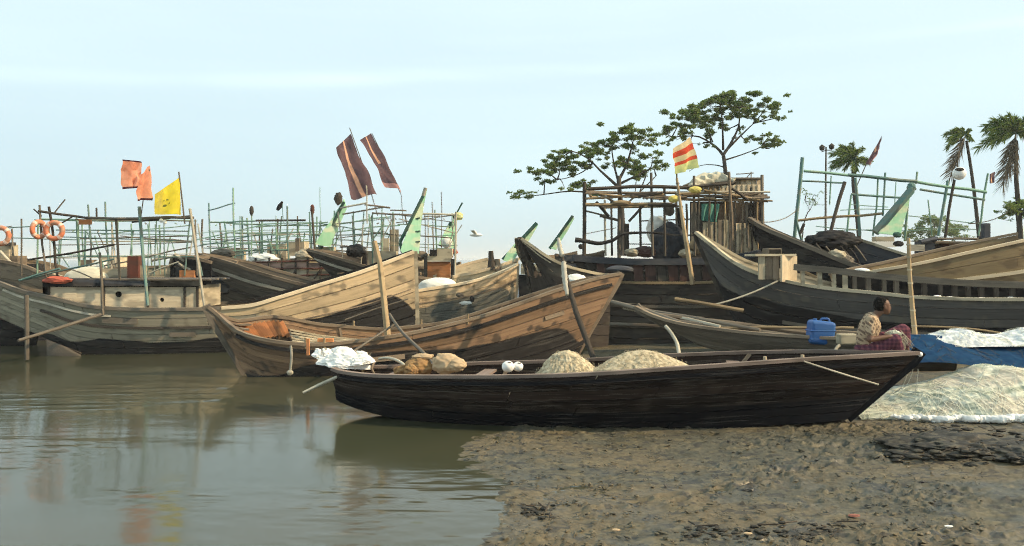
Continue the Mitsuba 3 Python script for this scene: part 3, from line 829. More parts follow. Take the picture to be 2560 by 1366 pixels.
# ---------------------------------------------------------------- flags
def cloth(corners, nx=18, ny=14, wave=0.05, fr=1.4, seed=0):
    """A rippling sheet between four corners (top-left, top-right, bottom-right, bottom-left), a double sheet 8 mm apart, uv 0..1."""
    a, b, c, d = [np.asarray(x, float) for x in corners]
    U, V = np.meshgrid(np.linspace(0, 1, nx), np.linspace(0, 1, ny), indexing='ij')
    P = a * ((1 - U) * (1 - V))[..., None] + b * (U * (1 - V))[..., None] + c * (U * V)[..., None] + d * ((1 - U) * V)[..., None]
    n = unit(np.cross(b - a, d - a))
    s = np.sin(U * fr * 6.28 + V * 2.2 + seed) * wave * (0.4 + V) + (meshkit.fbm(np.stack([U * 3, V * 3, U * 0 + seed], -1), 3, seed) - 0.5) * wave * 2
    P = P + n * s[..., None]
    side = unit(b - a)
    P = P + side * (np.sin(V * 3.0 + seed) * wave * 0.5)[..., None]
    uv = np.stack([U, V], -1)
    mb = MB().grid(P, uv)
    return mb.out()


def flag_mat(key, fn):
    scene[key] = {'type': 'principledthin', 'base_color': proc(fn), 'roughness': 0.9, 'diff_trans': 1.1, 'eta': 1.1}
    return key


FLAGS = []


def flag_print(p, n, uv):
    """Print of the flags, a tile of u for each flag: 0 orange, 1 orange with a dark hem, 2 yellow with an emblem, 3 and 4 maroon with a bright stripe, 5 striped."""
    i = dr.floor(uv.x)
    u, v = uv.x - i, uv.y
    weave = 0.88 + 0.24 * noise(u * 7, v * 9, i)
    blot = smoothstep(0.60, 0.70, noise(u * 4 + 3, v * 4 + 1, 2.0))
    orange = mix(mi.Color3f(0.92, 0.42, 0.26), mi.Color3f(0.55, 0.16, 0.08), blot * dr.select(i < 0.5, 0.6, 0.2))
    hem = dr.select((v > 0.93) | ((i < 0.5) & (v < 0.05)), 1.0, 0.0)
    orange = mix(orange, mi.Color3f(0.10, 0.04, 0.05), hem)
    em = smoothstep(0.02, 0.0, dr.abs(dr.sqrt(dr.square(u - 0.45) + dr.square((v - 0.56) * 1.1)) - 0.10) - 0.03) * smoothstep(0.35, 0.55, noise(u * 13, v * 13, 4.0))
    em = dr.maximum(em, smoothstep(0.09, 0.05, dr.sqrt(dr.square(u - 0.42) + dr.square((v - 0.66) * 1.6))))
    yellow = mix(mi.Color3f(0.88, 0.72, 0.06), mi.Color3f(0.62, 0.52, 0.12), smoothstep(0.55, 0.2, u) * noise(u * 5, v * 5, 9.0))
    yellow = mix(yellow, mi.Color3f(0.16, 0.17, 0.04), em)
    maroon = mix(mi.Color3f(0.21, 0.125, 0.13), mi.Color3f(0.14, 0.095, 0.105), noise(u * 3, v * 7, 3.0))
    st = dr.abs(u - dr.select(i < 3.5, 0.55 - 0.05 * v, 0.58)) - 0.055
    maroon = mix(maroon, mi.Color3f(0.95, 0.52, 0.32), smoothstep(0.015, -0.015, st) * dr.select((i > 3.5) & (v > 0.5), 0.0, 1.0))
    pinkhem = dr.select((i > 3.5) & (v > 0.90), 1.0, 0.0)
    maroon = mix(maroon, mi.Color3f(0.6, 0.32, 0.28), pinkhem)
    s5 = mi.Color3f(0.86, 0.70, 0.30)
    band = dr.floor(v * 5)
    s5 = dr.select(band == 0, mi.Color3f(0.80, 0.62, 0.35), dr.select(band == 1, mi.Color3f(0.72, 0.10, 0.05), dr.select(band == 2, mi.Color3f(0.82, 0.66, 0.34), dr.select((band == 3) & (v < 0.72), mi.Color3f(0.74, 0.11, 0.05), mi.Color3f(0.70, 0.72, 0.30)))))
    col = dr.select(i < 1.5, orange, dr.select(i < 2.5, yellow, dr.select(i < 4.5, maroon, s5)))
    return col * weave


flag_mat('m_flag', flag_print)


def flag(name, tile, corners, label, polepts=None, r=0.02, pm='m_pole_grey', **k):
    key = thing(name, label, 'flag')
    v, f, uv = cloth(corners, **k)
    uv = uv * [0.998, 1] + [tile + 0.001, 0]
    scene[key + '__cloth'] = mikit.ply((v, f), 'm_flag', smooth=True, uv=uv)
    if polepts is not None:
        obj('pole', tube(polepts, r, 6), pm, key)
    return key


flag('orange_flag', 0, (at(306, 398, 20.9), at(352, 404, 21.3), at(358, 470, 21.35), at(306, 474, 20.9)), 'torn orange flag flying highest above the left trawler frame', wave=0.09, fr=1.0, seed=1)
flag('orange_flag', 1, (at(350, 440, 20.95), at(372, 416, 21.2), at(384, 498, 21.3), at(338, 500, 20.9)), 'orange flag with dark lower hem touching the yellow flag', [at(374, 424, 21.2), at(362, 470, 21.22), at(352, 545, 21.2)], 0.012, wave=0.06, seed=2)
flag('yellow_flag', 2, (at(388, 486, 20.75), at(448, 444, 21.2), at(458, 536, 21.2), at(386, 536, 20.7)), 'bright yellow flag with a dark emblem above the trawler frame', [at(447, 430, 21.2), at(453, 480, 21.2), at(462, 560, 21.2)], 0.018, wave=0.05, seed=3)
flag('maroon_flag', 3, (at(842, 368, 28.4), at(876, 336, 28.8), at(941, 490, 28.8), at(876, 499, 28.1)), 'broad maroon flag with an orange stripe, left of the pair', [at(874, 320, 28.8), at(910, 420, 28.8), at(944, 540, 28.8)], 0.015, wave=0.13, fr=1.0, seed=4, nx=20, ny=26)
flag('maroon_flag', 4, (at(901, 350, 28.9), at(930, 332, 29.3), at(1001, 486, 29.3), at(962, 462, 28.9)), 'narrow maroon flag streaming right of the broad maroon one', [at(930, 334, 29.3), at(968, 412, 29.3), at(1003, 488, 29.3), at(1008, 560, 29.3)], 0.012, wave=0.10, fr=.8, seed=5, nx=16, ny=26)
bp = thing('bamboo_pole', 'long leaning bamboo pole carrying a striped flag before the big dark trawler', 'pole')
obj('cane', tube([at(1692, 446, 22.6), at(1705, 540, 22.3), at(1718, 620, 22.0), at(1732, 712, 21.8)], [.03, .045, .06, .06], 8), 'm_bamboo', bp)
for i in range(9):
    s = 0.05 + i * 0.11
    q0, q1 = at(1692 + 40 * s, 446 + 266 * s - 2, 22.6 - .8 * s), at(1692 + 40 * s, 446 + 266 * s + 2, 22.6 - .8 * s)
    obj('cane_joint', tube([q0, q1], .045 + 0.018 * s, 8), 'm_pole_grey', bp)
flag('striped_flag', 5, (at(1682, 372, 22.3), at(1730, 342, 22.7), at(1741, 420, 22.8), at(1690, 436, 22.4)), 'flag striped red, yellow and white at the top of the bamboo pole', [at(1690, 372, 22.6), at(1692, 445, 22.6)], .02, 'm_bamboo', wave=0.06, seed=6)
# ================================================================ far fleet at the left
def far_boat(label, A, B, hb, G, K, m, N=5, rails=(), heel=0.0, deck=None, stem0=None, stem1=None, gun=None, name='fishing_boat', seed=1):
    h = Hull(A, B, hb, G, K, kfac=0.6, heel=heel)
    k = thing(name, label, 'boat')
    h.planks(k, N, m, M=22, breaks=0, seed=seed, bottom=False, proud=0.025, gap=0.012)
    h.rail(k, gun or 'm_old_board', wd=0.10, ht=0.08, M=24)
    for t, mm in rails:
        h.rail(k, mm, t=t, wd=0.06, ht=0.08, off=0.03, dz=0, sides=(1,), name='rubbing_strake', M=24)
    if deck: h.deck(k, deck, 0.06, 0.94, 0.2, n=4)
    if stem0: h.stem(k, 0.0, stem0, 0.12, 0.06)
    if stem1: h.stem(k, 1.0, stem1, 0.12, 0.06)
    return k, h


LH = [(0, .05), (.1, .5), (.3, .95), (.6, 1.1), (.85, .95), (1, .6)]
RH = [(0, .6), (.15, .95), (.4, 1.1), (.7, .95), (.9, .5), (1, .05)]
MH = [(0, .2), (.2, .9), (.5, 1.1), (.8, .9), (1, .2)]
g1, hg1 = far_boat('dark hull with a pale rail behind the long trawler, bow at left', (-9.4, 26.2), (-3.9, 26.0), LH,
                   [(492, 638), (530, 648), (580, 662), (625, 678), (690, 697), (752, 713), (840, 728)], [(506, 720), (560, 770), (640, 800), (760, 810), (840, 812)], 'm_pole_grey', 6, rails=((0.22, 'm_pole_pale'), (0.5, 'm_pole_dark')), stem0='m_pole_dark', seed=21)
g2, hg2 = far_boat('dark pointed bow of a boat, tip below the green stern fin', (-6.65, 29.0), (-2.6, 28.0), LH,
                   [(770, 627), (800, 635), (850, 650), (915, 669), (1000, 690)], [(826, 690), (870, 715), (940, 735), (1010, 745)], 'm_pole_dark', 5, rails=((0.3, 'm_pole_pale'),), stem0='m_pole_dark', seed=22)
g3, hg3 = far_boat('cluttered pale pinkish boat with railings and green poles', (-9.0, 30.5), (-5.6, 31.5), MH,
                   [(610, 676), (660, 664), (720, 656), (780, 650), (850, 652)], [(612, 740), (700, 745), (850, 745)], 'm_cream_board', 4, deck='m_old_board', seed=23)
YG = 29.2
woodmat('m_pink_board', (0.50, 0.32, 0.26), (0.38, 0.27, 0.2), stain=(0.14, 0.1, 0.08), amount=0.7)
for i, (x0, x1) in enumerate(((640, 672), (674, 704), (706, 738), (740, 768), (770, 800), (802, 830))):
    wall_panel(g3, 'm_pink_board', x0, x1, 656 + (i % 3) * 2, 672, YG, 0.04, name='side_board')
    wall_panel(g3, 'm_roof_tan', x0 + 1, x1 - 1, 676, 712, YG + 0.05, 0.04, name='side_board')
    pole(g3, 'm_pole_dark', at(x0 - 1, 645, YG - .05), at(x0 - 1, 716, YG - .05), .035, 'stanchion')
for y in (654, 674, 690):
    pole(g3, 'm_red_board', at(630, y + 2, YG - .06), at(835, y - 3, YG - .06), .03, 'rail')
for x0, x1 in ((712, 740), (775, 800)):
    pole(g3, 'm_pole_dark', at(x0, 712, YG - .1), at(x1, 676, YG - .1), .03, 'brace')
wall_panel(g3, 'm_cream_board', 656, 690, 636, 650, 31.0, 0.8, name='locker')
wall_panel(g3, 'm_cream_board', 720, 760, 604, 640, 31.2, 0.8, name='locker')
wall_panel(g3, 'm_old_board', 738, 748, 596, 628, 31.0, 0.1, name='door')
gn2 = 'm_pole_green'
poles(g3, [
    ((583, 470, 31), (588, 650, 31), .04, gn2), ((522, 508, 31.4), (527, 640, 31.4), .035, tl), ((629, 535, 31), (629, 640, 31), .03, gn2), ((654, 560, 31.2), (656, 650, 31.2), .04, gn2),
    ((718, 516, 30.2), (724, 706, 30.2), .04, tl), ((780, 530, 30.4), (788, 640, 30.4), .055, dk), ((800, 468, 31.6), (802, 560, 31.6), .015, gn2), ((690, 540, 31.5), (691, 610, 31.5), .02, gn2), ((600, 540, 32), (602, 640, 32), .025, gn2),
    ((524, 556, 31), (640, 553, 31), .04, gn2, 'beam'), ((640, 552, 31), (764, 551, 31), .055, dk, 'beam'), ((520, 527, 31.2), (588, 508, 31.2), .03, tl, 'beam'),
    ((490, 600, 31), (660, 562, 31), .028, gn2, 'rail'), ((640, 568, 31), (820, 556, 31), .03, gn2, 'rail'), ((480, 618, 31.2), (640, 588, 31.2), .022, tl, 'rail'), ((540, 622, 31.1), (720, 592, 31.1), .022, gn2, 'rail'),
    ((560, 640, 31.1), (720, 606, 31.1), .02, tl, 'rail'), ((520, 578, 31.6), (780, 574, 31.6), .016, gn2, 'rail'), ((500, 604, 31.8), (700, 616, 31.8), .016, gn2, 'rail'), ((590, 640, 31), (660, 628, 31), .03, tl, 'rail'), ((480, 585, 31.7), (590, 577, 31.7), .018, gn2, 'rail')])
for px, py, lab in ((629, 527, 'black bundled lantern on a pole, first from the left in the far fleet'), (781, 524, 'dark red brown bundle at the top of a thick far pole')):
    c = at(px, py, 30.8)
    single('lantern', lump(c, (.075, .075, .17), int(px), .15), 'm_pole_dark' if px < 700 else 'm_red_board', lab, 'lantern')
single('pennant', tube([at(706, 504, 30.6), at(700, 516, 30.6), at(693, 526, 30.6)], [.03, .09, .05], 6), 'm_black_board', 'small black pennant furled beside a pole above the far fleet', 'pennant')
pole(g3, tl, at(706, 504, 30.6), at(708, 560, 30.6), .012, 'staff')


def fin(key, bar0, bar1, poly, Y0, th=0.10, bm='m_fin_dark', fm='m_fin_green', r=0.07, lean=0.5):
    """A tall stern fin: a dark leading spar and a painted board behind it, with slats nailed across."""
    flat_panel(key, 'fin_board', fm, poly, Y0, th, lean)
    a, b = at(*bar0, Y0 - 0.02), at(*bar1, Y0 - 0.02)
    pole(key, bm, a, b, [r, r * 0.8], 'fin_spar', bend=0.0, sides=7)
    c = np.mean([at(px, py, Y0) for px, py in poly], axis=0)
    return c


f1, h1 = far_boat('distant boat with a bright green stern fin and a dark open cabin', (-7.6, 33.5), (-3.7, 34), RH,
                  [(770, 664), (830, 668), (900, 668), (960, 664), (1040, 650)], [(780, 740), (900, 745), (1030, 700)], 'm_cream_board', 4, deck='m_old_board', seed=24)
fin(f1, (792, 640), (860, 505), [(792, 612), (812, 575), (826, 556), (846, 520), (858, 497), (864, 520), (848, 560), (835, 592), (828, 618)], 33.2)
c = at(846, 497, 33.0)
single('bundle', lump(c, (.15, .12, .24), 4, .25, rz=0.3), 'm_pole_dark', 'dark tied bundle on top of the bright green stern fin', 'bundle')
wall_panel(f1, 'm_black_board', 872, 914, 636, 664, 33.0, 0.5, name='cabin')
wall_panel(f1, 'm_cream_board', 914, 960, 634, 668, 33.0, 0.5, name='cabin_side')
wall_panel(f1, 'm_cream_board', 786, 832, 618, 650, 33.4, 0.6, name='cabin_side')
f2, h2 = far_boat('boat with the tallest pale green fin and an orange cabin, behind the square bow', (-5.2, 26.6), (-1.2, 27.4), RH,
                  [(845, 690), (930, 690), (1000, 690), (1080, 700), (1150, 700), (1180, 698)], [(850, 760), (1000, 780), (1160, 760)], 'm_old_board', 4, deck='m_old_board', seed=25)
flat_panel(f2, 'fin_board', 'm_fin_green', [(1004, 626), (1012, 600), (1034, 548), (1050, 512), (1060, 478), (1066, 474), (1058, 515), (1052, 560), (1050, 590), (1047, 634), (1010, 636)], 26.5, 0.10, 0.5)
for y in (512, 545, 578, 604):
    pole(f2, 'm_fin_dark', at(1012 + (626 - y) * 0.25 + 6, y + 3, 26.46), at(1050, y, 26.46), .025, 'fin_slat', bend=0)
poles(f2, [((1000, 606, 26.4), (1058, 490, 26.4), .07, 'm_fin_dark', 'fin_spar', 0), ((1000, 606, 26.4), (1006, 632, 26.4), .07, 'm_fin_dark', 'fin_spar', 0), ((1058, 490, 26.4), (1064, 470, 26.4), .08, 'm_pole_pale', 'fin_tip', 0)])
wall_panel(f2, 'm_orange_board', 1062, 1126, 654, 700, 27.0, 0.05, name='cabin_board')
wall_panel(f2, 'm_cream_board', 1060, 1130, 640, 653, 26.95, 0.05, name='cabin_board')
wall_panel(f2, 'm_pole_pale', 1062, 1128, 651, 655, 26.85, 0.05, name='cabin_rail')
wall_panel(f2, 'm_black_board', 1074, 1092, 624, 640, 26.9, 0.3, name='cabin_window')
wall_panel(f2, 'm_cream_board', 1092, 1130, 622, 640, 26.95, 0.4, name='cabin_board')
wall_panel(f2, 'm_black_board', 1127, 1135, 648, 700, 26.8, 0.1, name='cabin_post')
wall_panel(f2, 'm_pole_dark', 1060, 1068, 640, 700, 26.8, 0.08, name='cabin_post')
wall_panel(f2, 'm_cream_board', 915, 990, 628, 668, 27.6, 0.6, name='cabin_side')
wall_panel(f2, 'm_black_board', 902, 916, 634, 668, 27.4, 0.5, name='cabin_door')
wall_panel(f2, 'm_cream_board', 955, 972, 596, 630, 27.8, 0.1, name='sail_board')
wall_panel(f2, 'm_cream_board', 974, 996, 574, 628, 28.0, 0.1, name='sail_board')
pp = 'm_pole_pale'
poles(f2, [
    ((845, 530, 27.8), (860, 680, 27.8), .03, pp), ((916, 464, 27.6), (918, 560, 27.6), .03, pp), ((931, 535, 27.6), (932, 660, 27.6), .03, tl), ((908, 560, 27.4), (902, 668, 27.4), .03, pp), ((955, 520, 27.8), (957, 650, 27.8), .025, gn2),
    ((985, 535, 27.9), (986, 640, 27.9), .025, pp), ((1140, 530, 26.6), (1137, 690, 26.6), .045, pp), ((1080, 505, 27.4), (1085, 640, 27.4), .02, gy), ((1062, 535, 27.3), (1064, 640, 27.3), .02, gy), ((1103, 480, 27.6), (1104, 640, 27.6), .018, gy),
    ((850, 521, 27.8), (915, 508, 27.8), .04, pp, 'beam'), ((856, 536, 27.8), (960, 518, 27.8), .035, gy, 'beam'), ((912, 512, 27.7), (975, 520, 27.7), .04, br, 'beam'), ((930, 533, 27.6), (1030, 538, 27.6), .04, gy, 'beam'), ((975, 526, 27.7), (1016, 527, 27.7), .03, br, 'beam'),
    ((1056, 535, 27.2), (1140, 537, 27.2), .045, pp, 'beam'), ((1060, 542, 27.4), (1100, 540, 27.4), .03, pp, 'beam'), ((930, 568, 27.8), (1000, 564, 27.8), .025, gn2, 'rail'), ((1050, 590, 27.1), (1115, 594, 27.1), .03, gy, 'rail'),
    ((850, 618, 27.6), (905, 616, 27.6), .04, dk, 'rail'), ((860, 600, 27.9), (900, 605, 27.9), .015, gy, 'rail'), ((932, 600, 27.8), (960, 560, 27.8), .03, gn2, 'brace'), ((945, 620, 27.8), (985, 540, 27.8), .025, pp, 'brace'),
    ((880, 540, 28), (884, 640, 28), .012, gy), ((960, 532, 28), (1010, 620, 28), .02, pp, 'brace')])
f3, h3 = far_boat('small far boat with a green and yellow fin, rightmost in the far fleet', (-3.9, 30.3), (-1.3, 31.2), RH,
                  [(1000, 668), (1060, 672), (1120, 672), (1175, 660)], [(1000, 720), (1100, 730), (1165, 700)], 'm_old_board', 4, seed=26)
fin(f3, (1100, 616), (1128, 556), [(1098, 612), (1112, 580), (1124, 560), (1142, 540), (1140, 570), (1136, 600), (1134, 622)], 30.5, fm='m_fin_green', r=.08)
poles(f3, [((1138, 540, 30.3), (1156, 507, 30.3), .04, 'm_fin_dark', 'fin_tip'), ((1134, 540, 30.2), (1140, 570, 30.2), .05, dk, 'fin_spar')])
c = at(1146, 541, 30.2)
single('rag', lump(c, (.17, .1, .13), 6, .3), mat('m_rag_yellow', color=(0.62, 0.60, 0.28), rough=0.9), 'pale yellow rag tied to the small far green fin', 'rag')
c = at(1117, 607, 30.0)
single('sack', lump(c, (.18, .14, .20), 7, .15), 'm_sack_white', 'white sack below the small far green fin', 'sack')
c = at(1134, 630, 30.0)
single('red_cloth', lump(c, (.15, .1, .09), 8, .25), 'm_cloth_red', 'small red cloth under the white sack on the far boat', 'cloth')
f4, h4 = far_boat('boat with a slanting dark green fin right behind the grimy cream boat', (-1.9, 26.6), (0.2, 28.0), RH,
                  [(1130, 696), (1180, 686), (1220, 676), (1270, 660), (1295, 650)], [(1130, 760), (1220, 760), (1285, 720)], 'm_cream_board', 4, gun='m_rail_pale', seed=27)
flat_panel(f4, 'fin_board', 'm_fin_green', [(1258, 652), (1268, 632), (1290, 606), (1318, 580), (1338, 556), (1346, 562), (1330, 590), (1312, 618), (1292, 640), (1282, 656)], 26.8, 0.1, 0.5)
poles(f4, [((1257, 650, 26.7), (1342, 558, 26.7), .085, 'm_fin_dark', 'fin_spar', 0), ((1270, 640, 26.7), (1288, 622, 26.72), .05, 'm_fin_dark', 'fin_slat', 0), ((1290, 634, 26.7), (1312, 596, 26.72), .04, 'm_fin_dark', 'fin_slat', 0)])
single('bollard', tube([at(1229, 676, 26.2), at(1228, 650, 26.2), at(1227, 628, 26.2)], [.13, .09, .07], 8), 'm_pole_dark', 'short dark timber bollard against the open river', 'bollard')
single('bollard', tube([at(1243, 678, 26.3), at(1243, 648, 26.3)], [.12, .08], 8), 'm_old_board', 'short brown timber bollard beside the darker one against the river', 'bollard')
# more hulls and racks crowding the left background
gl = ['m_pole_green', 'm_pole_pale', 'm_pole_teal', 'm_pole_green', 'm_pole_grey']
f6, h6 = far_boat('pale far boat with a green pole rack, seen just right of the trawler frame', (-12.6, 36), (-6.2, 36.6), MH,
                  [(490, 668), (560, 660), (640, 655), (740, 650), (880, 640)], [(495, 720), (700, 720), (870, 710)], 'm_cream_board', 4, deck='m_old_board', seed=61)
rack(f6, 520, 790, 560, 655, 35.2, 1.4, 7, gl, 62, .034, 4, 22)
wall_panel(f6, 'm_roof_tan', 668, 716, 610, 652, 35.6, .6, name='locker')
wall_panel(f6, 'm_cream_board', 560, 604, 622, 656, 35.4, .6, name='locker')
f7, h7 = far_boat('pale far boat behind the left trawler wheelhouse, under green rails', (-16.6, 30), (-10.6, 30.5), MH,
                  [(130, 690), (220, 676), (330, 672), (420, 668), (500, 664)], [(135, 740), (300, 745), (490, 740)], 'm_cream_board', 4, deck='m_old_board', seed=63)
rack(f7, 150, 470, 575, 672, 29.4, 1.2, 5, gl, 64, .026, 3, 16)
wall_panel(f7, 'm_roof_tan', 250, 300, 640, 674, 29.8, .6, name='locker')
wall_panel(f7, 'm_old_board', 200, 226, 650, 676, 29.6, .5, name='locker')
rack(f1, 790, 960, 556, 650, 33.2, 1.2, 5, gl, 65, .028, 5, 30)
rack(f2, 930, 1130, 545, 640, 28.0, .9, 5, ['m_pole_pale', 'm_pole_grey', 'm_pole_green'], 66, .022, 4, 20)
rack(g3, 560, 760, 585, 660, 31.6, .9, 4, gl, 67, .026, 3, 16)
f8, h8 = far_boat('low tan far boat between the cluttered boat and the tall green fin', (-6.6, 32), (-2.2, 32.5), MH,
                  [(820, 660), (880, 652), (960, 650), (1060, 640), (1130, 644)], [(825, 710), (950, 715), (1120, 700)], 'm_roof_tan', 4, deck='m_old_board', seed=68)
for i, (px, py, sx, sz, mm, lab) in enumerate(((660, 648, .5, .18, 'm_sack_white', 'white heap on the cluttered pinkish boat, the left one'), (766, 640, .35, .22, 'm_roof_tan', 'tan heap on the cluttered pinkish boat, the right one'), (890, 628, .3, .2, 'm_black_board', 'black heap beside the dark open cabin'), (1040, 640, .35, .15, 'm_pole_grey', 'grey heap behind the square bow under the tall fin'), (560, 634, .4, .16, 'm_pole_grey', 'grey heap on the dark hull with a pale rail'), (250, 668, .4, .2, 'm_sack_white', 'whitish heap behind the wheelhouse roof, middle of the frame'))):
    single('deck_heap', lump(at(px, py, 29.8 if px < 800 else 27.2), (sx, .3, sz), 300 + i, .3, 2.6), mm, lab, 'heap')
# far left edge
e1, he1 = far_boat('weathered tan boat crowding the left edge behind the trawler', (-16.4, 26), (-10.4, 26.5), MH,
                   [(-90, 640), (0, 655), (60, 668), (120, 690), (200, 700)], [(-80, 730), (60, 760), (190, 770)], 'm_old_board', 5, deck='m_cream_board', seed=28)
wall_panel(e1, 'm_cream_board', 0, 22, 612, 656, 26.2, 0.5, name='locker')
wall_panel(e1, 'm_old_board', 24, 44, 640, 664, 26.0, 0.5, name='locker')
wall_panel(e1, 'm_black_board', 68, 92, 660, 690, 25.6, 0.5, name='hatch')
wall_panel(e1, 'm_black_board', 2, 26, 606, 614, 26.0, 0.3, name='hatch')
poles(e1, [((0, 628, 25.8), (70, 700, 25.6), .05, pp, 'rail'), ((0, 652, 25.7), (60, 712, 25.6), .05, br, 'rail'), ((30, 572, 26.3), (32, 668, 26.3), .03, gy), ((0, 570, 26.4), (30, 566, 26.4), .02, gy, 'rail')])
e2, he2 = far_boat('dark prow rising behind the right half of the wheelhouse', (-9.3, 24.6), (-7.3, 24.6), LH[::1],
                   [(372, 668), (400, 652), (440, 644), (480, 648), (530, 660)], [(380, 720), (440, 740), (530, 740)], 'm_black_board', 4, seed=29)
poles(e2, [((380, 652, 24.0), (440, 640, 24.0), .05, pp, 'rail'), ((436, 636, 23.7), (462, 652, 23.7), .07, pp, 'cap_rail'), ((446, 660, 23.6), (476, 676, 23.6), .06, pp, 'cap_rail')])
wall_panel(e2, 'm_orange_board', 448, 486, 676, 702, 23.5, 0.1, name='bow_board')
e3, he3 = far_boat('small dark boat with reddish rail on the water at the far left edge', (-16.0, 24.4), (-11.2, 24.2), RH,
                   [(-80, 780), (0, 797), (40, 806), (80, 812), (110, 806)], [(-80, 872), (20, 882), (90, 872)], 'm_black_board', 4, gun='m_red_board', seed=30)
# white bird over the river
bd = thing('bird', 'white bird gliding low over the river', 'bird')
c = at(1190, 588, 36)
b = lump(c, (.26, .08, .07), 2, .05)
obj('body', b, 'm_float_white', bd, smooth=True)
for s in (-1, 1):
    w = np.array([c + [0.08, 0, .03], c + [-0.08, 0, .03], c + [-0.20, s * .42, .16], c + [-0.05, s * .45, .17], c + [0.0, s * .2, .06]])
    hull_ = trimesh.convex.convex_hull(np.vstack([w, w + [0, 0, .02]]))
    obj('wing', hull_, 'm_float_white', bd)
# ================================================================ big dark trawler with the bamboo upper works
H2 = Hull((2.0, 24.2), (9.3, 25.6), [(0, .5), (.2, 1.1), (.5, 1.4), (.8, 1.3), (1, .8)],
          [(1432, 642), (1500, 648), (1600, 652), (1700, 652), (1800, 648), (1900, 630), (1990, 610)],
          [(1470, 890), (1600, 900), (1750, 900), (1960, 880)], kfac=0.7)
woodmat('m_hull_dark', (0.075, 0.062, 0.052), (0.035, 0.030, 0.027), stain=(0.11, 0.095, 0.07), amount=0.6, tone=0.6)
woodmat('m_dark_red', (0.10, 0.055, 0.045), (0.055, 0.035, 0.03), stain=(0.03, 0.025, 0.025), amount=0.6, tone=0.6)
big = thing('trawler', 'big dark trawler with bamboo upper works, behind the brown bow', 'boat')
H2.planks(big, 9, 'm_hull_dark', M=26, breaks=1, seed=31)
H2.rail(big, 'm_slate_board', wd=0.22, ht=0.17, off=0.03, dz=-0.03, M=30)
for t, mm in ((0.22, 'm_bamboo'), (0.46, 'm_pole_grey'), (0.66, 'm_pole_grey')):
    H2.rail(big, mm, t=t, wd=0.06, ht=0.07, off=0.04, dz=0, sides=(1,), name='rubbing_strake', w0=0.04, w1=0.72)
for i in range(13):
    w = 0.07 + i * 0.05
    a, b = H2.point(w, 0.03, 1, off=0.03), H2.point(w, 0.20, 1, off=0.03)
    obj('bulwark_board', board(a, b, 0.24 + 0.02 * (i % 3), 0.03, (0.2, -1, 0)), 'm_dark_red' if i % 3 else 'm_hull_dark', big)
H2.deck(big, 'm_old_board', 0.03, 0.95, 0.05, n=6)
YF, YR = 23.7, 25.6
bb = 'm_bamboo'
poles(big, [
    ((1461, 455, YF), (1460, 645, YF), .075, dk), ((1548, 440, YF), (1548, 665, YF), .07, gy), ((1628, 432, YF), (1632, 640, YF), .05, gy), ((1661, 470, YF), (1662, 640, YF), .05, dk), ((1735, 440, YF), (1737, 640, YF), .045, gy),
    ((1822, 430, YF - .3), (1832, 650, YF - .3), .055, br), ((1905, 438, YF), (1908, 630, YF), .06, gy), ((1866, 505, YF), (1870, 620, YF), .05, gy),
    ((1512, 500, YR), (1514, 640, YR), .045, pp), ((1528, 500, YR), (1530, 640, YR), .045, dk), ((1566, 560, YR), (1567, 640, YR), .11, dk), ((1600, 510, YR), (1602, 640, YR), .05, dk), ((1690, 480, YR), (1692, 640, YR), .05, br), ((1700, 520, YR), (1703, 640, YR), .10, dk), ((1648, 540, YR), (1650, 640, YR), .05, gy), ((1716, 510, YR), (1718, 640, YR), .045, br), ((1590, 455, YR), (1588, 480, YR), .02, dk), ((1615, 440, YR), (1600, 478, YR), .025, dk),
    ((1470, 473, YF - .1), (1720, 470, YF - .1), .07, dk, 'beam'), ((1700, 470, YF - .15), (1834, 459, YF - .15), .06, dk, 'beam'), ((1464, 512, YF - .1), (1680, 511, YF - .1), .07, bb, 'beam'), ((1620, 511, YF - .12), (1690, 514, YF - .12), .08, dk, 'beam'),
    ((1464, 497, YF - .1), (1660, 487, YF - .1), .05, bb, 'beam'), ((1680, 492, YF - .1), (1918, 489, YF - .1), .05, br, 'beam'), ((1690, 483, YF - .12), (1925, 480, YF - .12), .04, pp, 'beam'), ((1700, 498, YF - .1), (1920, 503, YF - .1), .055, br, 'beam'),
    ((1760, 476, YF - .2), (1900, 500, YF - .2), .045, bb, 'beam'), ((1830, 472, YF - .3), (1870, 500, YF - .3), .05, dk, 'beam'), ((1880, 496, YF - .2), (1924, 494, YF - .2), .05, br, 'beam'), ((1464, 480, YR), (1720, 482, YR), .06, br, 'beam'), ((1500, 520, YR), (1700, 516, YR), .045, bb, 'beam'),
    ((1490, 505, YF), (1522, 542, YF), .06, dk, 'brace'), ((1465, 528, YF), (1545, 550, YF), .035, gy, 'brace'), ((1572, 554, YF), (1610, 512, YF), .05, dk, 'brace'), ((1465, 585, YF), (1540, 570, YF), .015, gy, 'rail'), ((1500, 540, YF), (1548, 552, YF), .05, dk, 'brace'),
    ((1548, 583, YF), (1745, 588, YF), .03, dk, 'rail'), ((1600, 553, YR), (1730, 548, YR), .03, gy, 'rail'), ((1560, 610, YR), (1700, 612, YR), .025, gy, 'rail'), ((1640, 548, YR), (1670, 552, YR), .05, pp, 'rail')])
for i in range(9):                                       # cane laid over the two long beams
    x = 1474 + i * 27
    pole(big, (bb, br, gy)[i % 3], at(x, 488 + (i * 7) % 9, YF - .2), at(x + 18 - (i % 4) * 8, 494, YR + .2), .035, 'roof_cane', bend=0.03)
for i in range(16):
    x = 1464 + (i * 61) % 380
    pole(big, (br, bb, dk)[i % 3], at(x, 484 + (i * 5) % 16, YF - .13), at(x + 70, 482 + (i * 11) % 22, YF - .13), .032, 'roof_cane', bend=0.03)
